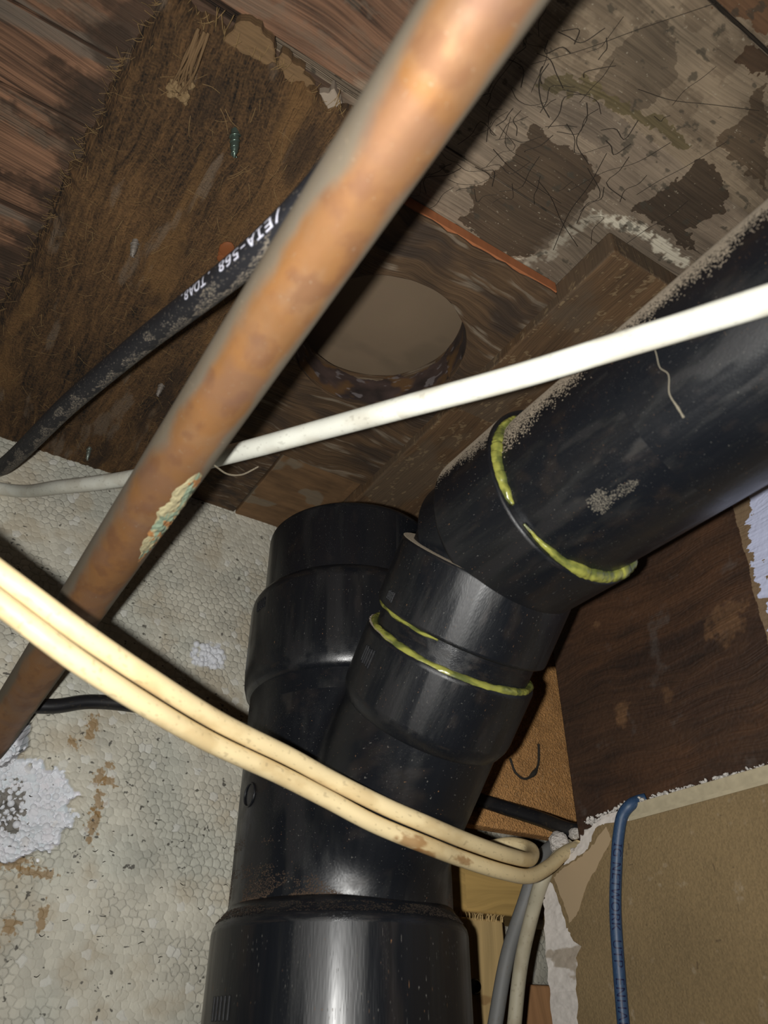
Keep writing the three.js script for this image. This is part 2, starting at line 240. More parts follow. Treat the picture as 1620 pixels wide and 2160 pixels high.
{
  const board = group('fibrous_board', 'dark brown fibrous board with frayed edge fixed under the floorboards', 'board');
  const us = range(0, 1, 1 / 120), vs = range(0, 1, 1 / 270), up = H + 0.379;
  const at = (u, v) => {
    const near = 0.1695 + (fbm(u * 22, 8, 3) - 0.5) * 0.008 + 0.003 * u, b = lerp(near, 0.514, v), l = fibreEdge(b), a = lerp(l, 0.122, u);
    const rim = Math.min(sstep(0, 0.05, u), sstep(0, 0.022, v), sstep(0, 0.03, 1 - u));
    const h = 0.0028 * (fbm(a * 60, b * 18, 4) - 0.5) + 0.0022 * (fbm(a * 420, b * 60, 3) - 0.5);
    return [a, u === 0 || v === 0 || u === 1 ? up : H + 0.3665 + h + (1 - rim) * 0.006, -b];
  };
  part('board_face', sheet(us, vs, at, (u, v) => { const p = at(u, v); return [(p[0] + 0.045) / 0.17, (-p[2] - 0.16) / 0.36]; }, true), fibreMat, board);
  // loose fibres
  const r = rng(21), fib = [];
  const strand = (x, y, z, len, dir, lift, rad) => { const m = [x + Math.cos(dir) * len * 0.5, y - lift, z + Math.sin(dir) * len * 0.5 + (r() - 0.5) * len * 0.3], e = [x + Math.cos(dir) * len, y - lift * (r() * 1.6), z + Math.sin(dir) * len]; fib.push(sweep([[x, y, z], m, e], rad, { seg: 4, ring: 3, caps: false })); };
  for (let i = 0; i < 420; i++) { const v = Math.pow(r(), 0.8), u = r() * 0.95 + 0.02, p = at(u, v); strand(p[0], p[1], p[2], 0.003 + r() * 0.009, r() * 6.28, 0.0005 + r() * 0.0016, 0.00007 + r() * 0.0001); }
  for (let i = 0; i < 150; i++) { const v = r() * 0.75, p = at(0.005 + r() * 0.02, v); strand(p[0], p[1], p[2], 0.002 + r() * 0.006, Math.PI * (0.7 + r() * 0.6), -0.001 + r() * 0.003, 0.00008 + r() * 0.0001); }
  for (let i = 0; i < 70; i++) { const p = at(r() * 0.9, 0.004 + r() * 0.01); strand(p[0], p[1], p[2], 0.003 + r() * 0.007, Math.PI * (0.2 + r() * 0.6), 0.001 + r() * 0.002, 0.0001 + r() * 0.00012); }
  part('loose_fibre', mergeGeometries(fib), std({ color: lin(0.24, 0.15, 0.06) }), board, 'stuff');
  // torn splinter and its crumb
  const cl = [];
  for (let i = 0; i < 14; i++) { const x = 0.0165 + (r() - 0.5) * 0.005, b0 = 0.171 + r() * 0.006; cl.push(sweep([[x, H + 0.365, -b0], [x + (r() - 0.5) * 0.003, H + 0.3625 - r() * 0.002, -b0 - 0.012], [x + (r() - 0.5) * 0.006, H + 0.364 - r() * 0.003, -b0 - 0.02 - r() * 0.008]], (t) => 0.0009 * (1 - 0.6 * t), { seg: 8, ring: 5 })); }
  part('torn_splinter', mergeGeometries(cl), std({ ...chipTex, bumpScale: 0.0003 }), board);
  const cr = []; for (let i = 0; i < 26; i++) { const g = new THREE.IcosahedronGeometry(0.0008 + r() * 0.0014, 0); g.scale(1, 0.7, 1.2); g.rotateY(r() * 6); g.translate(0.0165 + (r() - 0.5) * 0.009, H + 0.3635 + (r() - 0.5) * 0.002, -0.2015 + (r() - 0.5) * 0.01); cr.push(g); }
  part('crumb', mergeGeometries(cr), std({ color: lin(0.2, 0.13, 0.06) }), board);
  // resin knot beside the black cable
  const kn = []; for (let i = 0; i < 9; i++) { const g = new THREE.IcosahedronGeometry(0.0022 + r() * 0.002, 1); g.scale(1.1, 0.28, 1.5); g.rotateY(r() * 3); g.translate(0.0695 + (r() - 0.5) * 0.006, H + 0.3648, -0.275 + (r() - 0.5) * 0.009); kn.push(g); }
  const knot = part('resin_knot', mergeGeometries(kn), std({ color: lin(0.2, 0.06, 0.014), roughness: 0.75 }), board); knot.userData.label = 'orange resin knot';
}
// screw tips that came through the board
function screwTip(x, b, len, r, mat, label, lean) {
  const s = group('screw', label, 'screw', 'screw tips through the fibrous board'); s.position.set(x, H + 0.366, -b); s.rotation.set(lean[0], 0, lean[1]);
  part('shank', lathe([[r, 0.004], [r, -len * 0.45], [r * 0.8, -len * 0.7], [0, -len]], [0, 0, 0], new THREE.Vector3(0, 1, 0), 10), mat, s);
  const pts = []; for (let i = 0; i <= 40; i++) { const t = i / 40; pts.push([Math.cos(t * 25) * r * (1.15 - 0.7 * t), -t * len * 0.9, Math.sin(t * 25) * r * (1.15 - 0.7 * t)]); }
  part('thread', sweep(pts, r * 0.28, { seg: 100, ring: 5 }), mat, s);
}
const zincMat = std({ color: lin(0.25, 0.28, 0.24), metalness: 0.7, roughness: 0.35 }), dullMat = std({ color: lin(0.22, 0.19, 0.16), metalness: 0.4, roughness: 0.6 });
screwTip(0.047, 0.209, 0.012, 0.0022, std({ color: lin(0.12, 0.16, 0.13), metalness: 0.7, roughness: 0.3 }), 'dark greenish screw tip near the splintered corner of the board', [0.5, 0.25]);
screwTip(0.025, 0.296, 0.009, 0.0018, dullMat, 'corroded screw tip left of the orange resin knot', [0.4, 0.1]);
screwTip(0.075, 0.396, 0.009, 0.0017, dullMat, 'pale screw tip close to the lower left of the copper pipe', [0.3, -0.1]);
screwTip(0.052, 0.489, 0.01, 0.0015, zincMat, 'thin grey screw tip just above the polystyrene edge', [0.3, 0.1]);

// ---------------------------------------------------------------- board with the round hole, and what lies above it
const oldTex = maps(1024, 1024, (u, v, o) => {
  const a = u * 0.3, b = v * 0.3, w = b + (fbm(a * 20, b * 20, 3) - 0.5) * 0.02;
  const s = fbm(w * 380, a * 22, 4), c = fbm(a * 40, w * 60, 4), f = vn(w * 1900, a * 90), g = 0.45 + 0.7 * s + 0.7 * (c - 0.5) + 0.25 * (f - 0.5);
  o[0] = 0.115 * g; o[1] = 0.066 * g; o[2] = 0.031 * g;
  mixInto(o, [0.26, 0.21, 0.15], 0.6 * sstep(0.6, 0.8, fbm(a * 40 + 9, w * 260, 5)));
  mixInto(o, [0.03, 0.02, 0.014], 0.7 * sstep(0.5, 0.72, fbm(a * 26 + 40, w * 60 + 7, 4)));
  o[3] = 0.5 * s + 0.3 * f + 0.2 * c;
});
const oldMat = std({ ...oldTex, bumpScale: 0.0011, roughness: 0.88 });
const k3 = (u, v) => [u / 0.3, v / 0.3], k3t = (u, v) => [v / 0.3, u / 0.3];
{
  const hb = group('holed_board', 'stained brown board with a round hole cut through it', 'board');
  const out = [[0.11, 0.199]]; for (let i = 0; i <= 24; i++) out.push([0.11 + (0.247 - 0.11) * i / 24, 0.1975 + (fbm(i * 0.7, 4, 2) - 0.5) * 0.0025]); out.push([0.247, 0.418], [0.11, 0.418]);
  const s = new THREE.Shape(out.map(([x, y]) => new THREE.Vector2(x, y))), hole = new THREE.Path(); const n = 120;
  for (let i = 0; i < n; i++) { const a = (i / n) * 2 * Math.PI, rr = 0.0555 + (fbm(i * 0.25, 1, 2) - 0.5) * 0.0013; const p = [0.18 + rr * Math.cos(a), 0.288 + rr * Math.sin(a)]; i ? hole.lineTo(...p) : hole.moveTo(...p); }
  s.holes.push(hole);
  const g = new THREE.ExtrudeGeometry(s, { depth: 0.0285, bevelEnabled: true, bevelThickness: 0.0008, bevelSize: 0.0006, bevelSegments: 2 });
  g.rotateX(-Math.PI / 2); g.translate(0, H + 0.3665, 0); part('board_panel', metreUV(g, k3), oldMat, hb);
  const rawTex = maps(256, 64, (u, v, o) => { const q = 0.8 + 0.4 * fbm(u * 40, v * 3, 3); o[0] = 0.36 * q; o[1] = 0.125 * q; o[2] = 0.045 * q; o[3] = q / 2; });
  const e = part('raw_edge', box(0.112, 0.2465, H + 0.3672, H + 0.3758, -0.1985, -0.1958, (u, v) => [u * 6, v * 6], 0.0006), std({ ...rawTex, bumpScale: 0.0002 }), hb); e.userData.label = 'bare orange saw-cut edge';
}
{
  const t = maps(512, 512, (u, v, o) => { const m = 0.85 + 0.3 * fbm(u * 5, v * 5, 4), d = sstep(0.66, 0.8, fbm(u * 4 + 7, v * 9, 4)); o[0] = 0.2 * m; o[1] = 0.143 * m; o[2] = 0.09 * m; mixInto(o, [0.15, 0.11, 0.07], d * 0.6); o[3] = 0.5; }, { bump: false });
  single('covering_sheet', box(0.1, 0.27, H + 0.412, H + 0.42, -0.38, -0.2, (u, v) => [u * 4, v * 4]), std({ map: t.map, roughness: 0.75 }), 'smooth tan sheet seen up through the round hole', 'sheet');
  // rust-stained collar of wood inside the hole
  const rt = maps(512, 64, (u, v, o) => { const q = fbm(u * 30, v * 3, 4); o[0] = 0.09 * q; o[1] = 0.055 * q; o[2] = 0.045 * q; mixInto(o, [0.16, 0.078, 0.02], 0.65 * sstep(0.52, 0.7, fbm(u * 18 + 5, v * 2 + 3, 3))); mixInto(o, [0.25, 0.22, 0.22], 0.5 * sstep(0.68, 0.74, fbm(u * 40 + 9, v * 8, 3))); o[3] = q; });
  const P = [], n = 90; for (let i = 0; i <= n; i++) P.push(i / n);
  const g = sheet(P, [0, 0.33, 0.66, 1], (u, v) => { const a = u * 2 * Math.PI, rr = 0.0549 - 0.0008 * Math.sin(v * 3.14) + (fbm(u * 30, v * 2, 2) - 0.5) * 0.0012; return [0.18 + rr * Math.cos(a), H + 0.3675 + v * 0.0275, -0.288 - rr * Math.sin(a)]; }, (u, v) => [u, v]);
  const rim = part('hole_lining', g, std({ ...rt, bumpScale: 0.0006, side: THREE.DoubleSide, roughness: 0.8 }), scene.getObjectByName('holed_board')); rim.userData.label = 'rust-stained inside of the hole';
}
{
  const pale = maps(512, 512, (u, v, o) => { const q = 0.6 + 0.5 * fbm(v * 8, u * 50, 4) + 0.5 * (fbm(u * 8, v * 8, 3) - 0.5); o[0] = 0.19 * q; o[1] = 0.105 * q; o[2] = 0.046 * q; mixInto(o, [0.2, 0.17, 0.12], 0.6 * sstep(0.6, 0.66, fbm(u * 5 + 3, v * 5, 3))); o[3] = q / 1.6; });
  single('ceiling_panel', box(0.178, 0.2465, H + 0.3675, H + 0.396, -0.514, -0.4195, (u, v) => [v / 0.12, u / 0.12]), std({ ...pale, bumpScale: 0.0006 }), 'lighter brown panel behind the capped pipe, against the polystyrene', 'panel');
  single('ceiling_panel', box(0.11, 0.177, H + 0.3685, H + 0.396, -0.514, -0.4195, (u, v) => [u / 0.1, v / 0.1]), oldMat, 'greyish old panel beside the copper pipe above the polystyrene', 'panel');
  // timber block along the beam
  const bt = maps(1024, 1024, (u, v, o) => { const a = u * 0.3, b = v * 0.3, w = a + (fbm(a * 25, b * 12, 3) - 0.5) * 0.012, s = fbm(w * 420, b * 24, 4), c = fbm(w * 60, b * 30, 4), f = vn(w * 2000, b * 120), q = 0.5 + 0.6 * s + 0.6 * (c - 0.5) + 0.2 * (f - 0.5); o[0] = 0.135 * q; o[1] = 0.075 * q; o[2] = 0.033 * q; mixInto(o, [0.1, 0.072, 0.045], 0.6 * sstep(0.5, 0.68, fbm(a * 30 + 3, b * 30, 4))); mixInto(o, [0.27, 0.19, 0.1], 0.5 * sstep(0.7, 0.76, vn(w * 300, b * 160) * 0.6 + 0.4 * vn(w * 900 + b * 500, b * 700))); o[3] = 0.5 * s + 0.3 * f + 0.2 * c; });
  single('timber_block', box(0.247, 0.3445, H + 0.358, H + 0.376, -0.514, -0.153, k3, 0.002), std({ ...bt, bumpScale: 0.0006 }), 'rough brown timber block below the limewashed boards', 'timber');
}

// ================================================================ POLYSTYRENE WALL
const EW = 0.512;                                             // distance of its face
function cell(a, u) {                                         // nearest bead: [distance to centre, gap to the next, bead number]
  const s = 0.0051, x = a / s + 0.3 * (vn(a * 500, u * 500) - 0.5), y = u / (s * 0.9) + 0.3 * (vn(a * 500 + 50, u * 500 + 9) - 0.5), xi = Math.floor(x), yi = Math.floor(y); let d1 = 9, d2 = 9, k = 0;
  for (let j = -1; j <= 1; j++) for (let i = -2; i <= 1; i++) { const q = ((xi + i) & 255) + (((yi + j) & 255) << 8), px = xi + i + 0.25 + (((yi + j) & 1) ? 0.5 : 0) - 0.25 + 0.5 * LAT[q], py = yi + j + 0.25 + 0.5 * LAT[(q * 7 + 131) & 65535]; const d = Math.hypot(px - x, py - y); if (d < d1) { d2 = d1; d1 = d; k = q; } else if (d < d2) d2 = d; }
  return [d1, d2 - d1, k];
}
const crater = (a, u) => { const w = (fbm(a * 170, u * 170, 3) - 0.5) * 0.9; const e1 = Math.hypot((a - 0.07) / 0.034, (u - 0.117) / 0.03) + w * 0.55, e2 = Math.hypot(a - 0.048, u - 0.155) / 0.019 + w * 0.3; return Math.max(sstep(1.0, 0.86, e1) * 0.007 + sstep(0.85, 0.1, e1) * 0.006, sstep(1.05, 0.8, e2) * 0.02, sstep(1.0, 0.3, Math.hypot((a - 0.065) / 0.013, (u - 0.116) / 0.012) + w) * 0.022); };
const pale2 = (a, u) => sstep(1.1, 0.7, Math.hypot((a - 0.1727) / 0.012, (u - 0.238) / 0.01) + (fbm(a * 200, u * 200, 2) - 0.5));
const RUST = [[0.102, 0.17, 0.004, 0.008], [0.093, 0.159, 0.004, 0.004], [0.118, 0.149, 0.003, 0.003], [0.113, 0.14, 0.004, 0.006], [0.12, 0.139, 0.006, 0.003], [0.116, 0.125, 0.004, 0.007], [0.115, 0.112, 0.004, 0.009], [0.088, 0.083, 0.012, 0.003], [0.075, 0.087, 0.01, 0.004], [0.083, 0.055, 0.004, 0.006], [0.098, 0.06, 0.003, 0.008], [0.078, 0.045, 0.003, 0.003]];
const EA0 = -0.1, EU0 = -0.1;
const epsTex = maps(2048, 1536, (u, v, o) => {
  const a = EA0 + u * 0.64, h = EU0 + v * 0.48, [d, gap, k] = cell(a, h), n = LAT[(k * 13 + 5) & 65535], c = fbm(a * 26, h * 26, 4), m = fbm(a * 90 + 3, h * 90, 3);
  const g = 0.86 + 0.16 * (n - 0.5) + 0.34 * (c - 0.5) + 0.12 * (m - 0.5);
  o[0] = 0.70 * g; o[1] = 0.665 * g; o[2] = 0.55 * g;
  mixInto(o, [0.57 * g, 0.58 * g, 0.5 * g], 0.6 * sstep(0.45, 0.7, fbm(a * 20 + 9, h * 20 + 4, 3)));
  mixInto(o, [0.46, 0.38, 0.26], 0.5 * sstep(0.5, 0.75, fbm(a * 50 + 51, h * 50 + 4, 5)));
  mixInto(o, [0.3, 0.3, 0.26], 0.42 * sstep(0.13, 0.02, gap) * sstep(0.36, 0.62, fbm(a * 44 + 2, h * 44 + 7, 4)));   // grime lodged in some joints
  for (const [ra, ru, sa, su] of RUST) if (Math.abs(a - ra) < sa * 2 && Math.abs(h - ru) < su * 2) { const q = Math.hypot((a - ra) / sa, (h - ru) / su) + (fbm(a * 520, h * 520, 3) - 0.5) * 1.9; mixInto(o, [0.3, 0.17, 0.05], 0.75 * sstep(1.05, 0.75, q)); }
  const cr = crater(a, h); if (cr > 0.0015) mixInto(o, [0.74 + 0.08 * (n - 0.5), 0.76, 0.80], sstep(0.0015, 0.004, cr));
  if (Math.hypot((a - 0.063) / 0.016, (h - 0.117) / 0.014) + (fbm(a * 300, h * 300, 3) - 0.5) * 1.2 < 0.95) mixInto(o, [0.12, 0.1, 0.065], 0.85);
  mixInto(o, [0.74, 0.77, 0.84], 0.8 * pale2(a, h) * (n > 0.3 ? 1 : 0.3));
  const bk = sstep(0.79, 0.82, fbm(a * 260 + 17, h * 330 + 3, 3)); mixInto(o, [0.06, 0.055, 0.045], bk * 0.85);
  if (n > 0.97) mixInto(o, [0.72, 0.72, 0.68], 0.45);
  const open = sstep(0.36, 0.62, fbm(a * 44 + 2, h * 44 + 7, 4)); o[3] = 0.75 * lerp(1, sstep(0, 0.2, gap) * (0.7 + 0.3 * Math.sqrt(Math.max(0, 1 - d * d * 1.2))), 0.4 + 0.6 * open) + 0.25 * fbm(a * 900, h * 900, 2);
});
const wallBack = setting('wall_back', 'grey-white expanded polystyrene insulation board of pressed beads', 'wall');
{
  const us = [-0.85, -0.6, -0.35, -0.15, ...range(-0.08, 0.235, 0.00082), ...range(0.237, 0.40, 0.0065), ...range(0.4, 0.5, 0.0012), 0.62];
  const vs = [-0.6, -0.4, -0.2, -0.06, ...range(-0.012, 0.368, 0.00082), 0.373, 0.379];
  const g = sheet(us, vs, (a, u) => { const [d, gap] = cell(a, u); const dome = Math.sqrt(Math.max(0, 1 - d * d * 1.15)); const w = 0.35 + 0.65 * sstep(0.34, 0.6, fbm(a * 18 + 4, u * 18, 3)); const joint = sstep(0.0, 0.13, gap); const cr = crater(a, u); const rel = (0.0003 * joint + 0.0008 * dome) * w * (1 + sstep(0.002, 0.004, cr) * 1.3) + 0.0012 * (fbm(a * 30, u * 30, 3) - 0.5); return [a, H + u, -EW + rel - cr]; }, (a, u) => [(a - EA0) / 0.64, (u - EU0) / 0.48]);
  part('polystyrene_face', g, std({ ...epsTex, bumpScale: 0.0006, roughness: 0.65 }), wallBack);
  part('polystyrene_core', box(-0.85, 0.62, 0, H + 0.4, -0.62, -0.545, (u, v) => [u, v]), std({ color: lin(0.5, 0.48, 0.42) }), wallBack);
  // whole beads laid bare in the broken patch
  const r = rng(5), bead = new THREE.IcosahedronGeometry(1, 2), list = [];
  for (let i = 0; i < 6000 && list.length < 620; i++) { const a = 0.03 + r() * 0.08, u = 0.08 + r() * 0.075, cr = crater(a, u); if (cr < 0.004) continue; const s = 0.0013 + r() * 0.0011; if (list.some((q) => Math.hypot(q[0] - a, q[1] - u) < (q[3] + s) * 0.72)) continue; list.push([a, u, -EW - cr + 0.0006 + r() * 0.0012, s]); }
  for (let i = 0; i < 40; i++) { const a = 0.1727 + (r() - 0.5) * 0.022, u = 0.238 + (r() - 0.5) * 0.016; list.push([a, u, -EW + 0.0002, 0.0016 + r() * 0.001]); }
  const im = new THREE.InstancedMesh(bead, std({ color: lin(0.74, 0.755, 0.79), roughness: 0.55 }), list.length), M = new THREE.Matrix4();
  list.forEach(([a, u, z, s], i) => { M.makeScale(s, s, s).setPosition(a, H + u, z); im.setMatrixAt(i, M); });
  im.name = 'bared_bead'; im.userData.kind = 'stuff'; shadows(im); wallBack.add(im);
  // dark crumbs stuck on the face
  const cr = []; for (let i = 0; i < 46; i++) { const a = -0.02 + r() * 0.24, u = 0.01 + r() * 0.2, l = 0.0008 + r() * 0.0022; cr.push(sweep([[a, H + u, -EW + 0.001], [a + l * 0.6, H + u + (r() - 0.5) * l, -EW + 0.0016], [a + l * 1.3, H + u + (r() - 0.4) * l, -EW + 0.001]], (t) => 0.00022 * (1.2 - Math.abs(t - 0.4)), { seg: 5, ring: 4 })); }
  part('dark_crumb', mergeGeometries(cr), std({ color: lin(0.045, 0.038, 0.028) }), wallBack, 'stuff');
}

// ================================================================ RIGHT: dark beam, plasterboard, corner timbers
const beamTex = maps(1024, 1024, (u, v, o) => {
  const b = -0.06 + u * 0.4, h = 0.09 + v * 0.3, w = h + (fbm(b * 16, h * 30, 3) - 0.5) * 0.02;
  const s = fbm(w * 300, b * 18, 4), f = vn(w * 1500, b * 60), c = fbm(b * 30, w * 46, 4), d = fbm(b * 700, h * 700, 2), g = 0.45 + 0.6 * s + 0.6 * (c - 0.5) + 0.2 * (f - 0.5) + 0.3 * (d - 0.5);
  o[0] = 0.056 * g; o[1] = 0.0255 * g; o[2] = 0.0115 * g;
  mixInto(o, [0.032 * g, 0.014 * g, 0.007 * g], 0.6 * sstep(0.5, 0.62, fbm(b * 12 + 3, w * 60, 4)));
  mixInto(o, [0.085 * g, 0.036 * g, 0.014 * g], 0.6 * sstep(0.55, 0.68, fbm(b * 14 + 33, w * 40 + 8, 4)));
  for (const [kb, kh, ra, rb, q] of [[0.209, 0.184, 0.016, 0.012, 0.8], [0.287, 0.159, 0.006, 0.008, 0.9], [0.2535, 0.158, 0.006, 0.005, 0.5], [0.295, 0.218, 0.004, 0.003, 0.7]]) { const e = Math.hypot((b - kb) / ra, (h - kh) / rb) + (fbm(b * 240, h * 240, 3) - 0.5) * 1.3; mixInto(o, [0.15 * g, 0.075 * g, 0.032 * g], q * sstep(1.05, 0.5, e)); }
  mixInto(o, [0.09, 0.075, 0.065], 0.35 * sstep(0.68, 0.85, fbm(b * 90 + 3, h * 90 + 11, 5)));
  const edge = 0.1885 + (0.2 - h) * 0.06 + (fbm(h * 90, 2, 3) - 0.5) * 0.003, rag = edge - 0.001 - Math.max(0, fbm(h * 260, 6, 3) - 0.25) * 0.010 - 0.006 * sstep(0.222, 0.238, h) + (f - 0.5) * 0.002;
  if (b < edge) mixInto(o, [0.2, 0.135, 0.075], 0.85);
  if (b < rag && fbm(b * 340, h * 340, 3) < 0.8) { const p = 0.92 + 0.16 * fbm(b * 60, h * 300, 3); o[0] = 0.5 * p; o[1] = 0.53 * p; o[2] = 0.7 * p; }
  o[3] = 0.45 * s + 0.25 * f + 0.3 * d + (b < rag ? 0.1 : 0);
});
const wallRight = setting('wall_right', 'dark stained timber beam above torn brown plasterboard', 'wall');
part('timber_beam', box(0.345, 0.42, H + 0.098, H + 0.3765, -0.3345, 0.86, (u, v) => [(u + 0.06) / 0.4, (v - H - 0.09) / 0.3]), std({ ...beamTex, bumpScale: 0.0008, roughness: 0.7 }), wallRight);
const kraftTex = maps(1024, 1024, (u, v, o) => {
  const c = fbm(u * 6, v * 6, 4), f = fbm(u * 240, v * 240, 2), g = 0.82 + 0.3 * (c - 0.5) + 0.32 * (f - 0.5) + 0.12 * vn(u * 700, v * 60);
  o[0] = 0.215 * g; o[1] = 0.149 * g; o[2] = 0.07 * g;
  mixInto(o, [0.36, 0.29, 0.2], 0.4 * sstep(0.7, 0.9, fbm(u * 40 + 4, v * 40, 5))); mixInto(o, [0.09, 0.06, 0.03], 0.7 * sstep(0.955, 0.97, vn(u * 80 + 9, v * 80)));
  o[3] = f;
});
{
  const face = (poly, x, depth, mat, name, k = 5, bev = 0.0003) => { const s = new THREE.Shape(poly.map(([b, u]) => new THREE.Vector2(b, u))); const g = new THREE.ExtrudeGeometry(s, { depth, bevelEnabled: true, bevelThickness: bev, bevelSize: bev, bevelSegments: 1 }); g.rotateY(Math.PI / 2); g.translate(x, H, 0); return part(name, metreUV(g, (u, v) => [u * k, v * k]), mat, wallRight); };
  const torn = (pts, seed, amp) => { const o = []; for (let i = 0; i + 1 < pts.length; i++) for (let k = 0; k < 8; k++) { const t = k / 8; o.push([lerp(pts[i][0], pts[i + 1][0], t) + (fbm(i * 3.1 + t * 5, seed, 3) - 0.5) * amp, lerp(pts[i][1], pts[i + 1][1], t) + (fbm(i * 3.1 + t * 5, seed + 9, 3) - 0.5) * amp]); } return o; };
  const gyp = std({ ...maps(256, 256, (u, v, o) => { const g = 0.82 + 0.3 * fbm(u * 9, v * 9, 4); o[0] = 0.62 * g; o[1] = 0.57 * g; o[2] = 0.52 * g; mixInto(o, [0.25, 0.19, 0.12], 0.7 * sstep(0.66, 0.72, fbm(u * 7 + 3, v * 14, 4))); o[3] = fbm(u * 30, v * 60, 3); }), bumpScale: 0.0008 });
  // gypsum core with a broken far edge
  face([[-0.86, -0.6], [0.3595, -0.6], ...torn([[0.361, 0.005], [0.3618, 0.03], [0.3612, 0.056], [0.3575, 0.07], [0.3555, 0.0765], [0.345, 0.084], [0.33, 0.0905], [0.3225, 0.0975], [0.312, 0.1025], [0.302, 0.1058]], 3, 0.004), [-0.86, 0.1062]], 0.3362, 0.0112, gyp, 'gypsum_core', 8);
  // torn brown paper face
  const kraft = std({ ...kraftTex, bumpScale: 0.00025, roughness: 0.9 });
  face([[-0.86, -0.6], [0.343, -0.6], ...torn([[0.3425, -0.03], [0.342, 0.011], [0.3405, 0.028], [0.336, 0.0435]], 5, 0.003), [0.333, 0.0445], [0.3385, 0.0475], ...torn([[0.3395, 0.05], [0.3425, 0.0545], [0.3455, 0.066], [0.3515, 0.0795], [0.345, 0.0835], [0.334, 0.0855], [0.322, 0.0885], [0.3165, 0.0925], [0.311, 0.099], [0.302, 0.1005]], 8, 0.0026), [0.286, 0.0979], [-0.86, 0.0979]], 0.3353, 0.0006, kraft, 'paper_face', 5, 0.0002);
  // lighter paper ply near the torn corner
  const lt = part('bare_ply', (() => { const s = new THREE.Shape(torn([[0.3395, 0.056], [0.342, 0.066], [0.3475, 0.0795], [0.34, 0.083], [0.325, 0.0865], [0.314, 0.0915], [0.303, 0.0985], [0.301, 0.0915], [0.3105, 0.083], [0.322, 0.073], [0.333, 0.06], [0.3395, 0.056]], 15, 0.0016).map(([b, u]) => new THREE.Vector2(b, u))); const g = new THREE.ExtrudeGeometry(s, { depth: 0.00025, bevelEnabled: false }); g.rotateY(Math.PI / 2); g.translate(0.3348, H, 0); return metreUV(g, (u, v) => [u * 5, v * 5]); })(), std({ color: lin(0.37, 0.27, 0.16), roughness: 0.9 }), wallRight);
  lt.userData.label = 'lighter torn paper ply';
  const tape = part('edge_strip', box(0.3352, 0.3366, H + 0.0981, H + 0.106, -0.2875, 0.86, (u, v) => [u * 20, v * 20], 0.0003), std({ ...maps(128, 128, (u, v, o) => { const g = 0.85 + 0.3 * fbm(u * 20, v * 20, 3); o[0] = 0.38 * g; o[1] = 0.325 * g; o[2] = 0.215 * g; }, { bump: false }), roughness: 0.85 }), wallRight);
  tape.userData.label = 'pale paper strip along the top edge';
  // plaster crumbs along the top edge, larger fragments in the torn corner
  const r = rng(31), cr = [];
  for (let i = 0; i < 520; i++) { const b = 0.05 + Math.pow(r(), 0.7) * 0.272, s = 0.0003 + r() * r() * 0.0014; const g = new THREE.IcosahedronGeometry(s, 0); g.scale(1, 0.8, 1.6); g.rotateY(r() * 6); g.rotateX(r() * 6); g.translate(0.3352 + r() * 0.0085, H + 0.1063 + r() * 0.0014 - (b > 0.29 ? (b - 0.29) * 0.09 : 0), -b); cr.push(g); }
  part('plaster_crumb', mergeGeometries(cr), std({ color: lin(0.5, 0.47, 0.43) }), wallRight, 'stuff');
  const lump = (x, u, b, sx, sy, sz, seed) => { const g = new THREE.IcosahedronGeometry(1, 3), p = g.attributes.position; for (let i = 0; i < p.count; i++) { const q = 0.75 + 0.5 * fbm(p.getX(i) * 2 + seed, p.getY(i) * 2 + p.getZ(i) * 1.7 + seed, 3); p.setXYZ(i, p.getX(i) * sx * q, p.getY(i) * sy * q, p.getZ(i) * sz * q); } g.computeVertexNormals(); g.translate(x, H + u, -b); part('plaster_fragment', g, gyp, wallRight); };
  lump(0.346, 0.0995, 0.352, 0.005, 0.0065, 0.006, 1); lump(0.3405, 0.0975, 0.3165, 0.0035, 0.004, 0.007, 4); lump(0.339, 0.0895, 0.3345, 0.0025, 0.004, 0.006, 7); lump(0.35, 0.1035, 0.341, 0.003, 0.003, 0.005, 11);
}
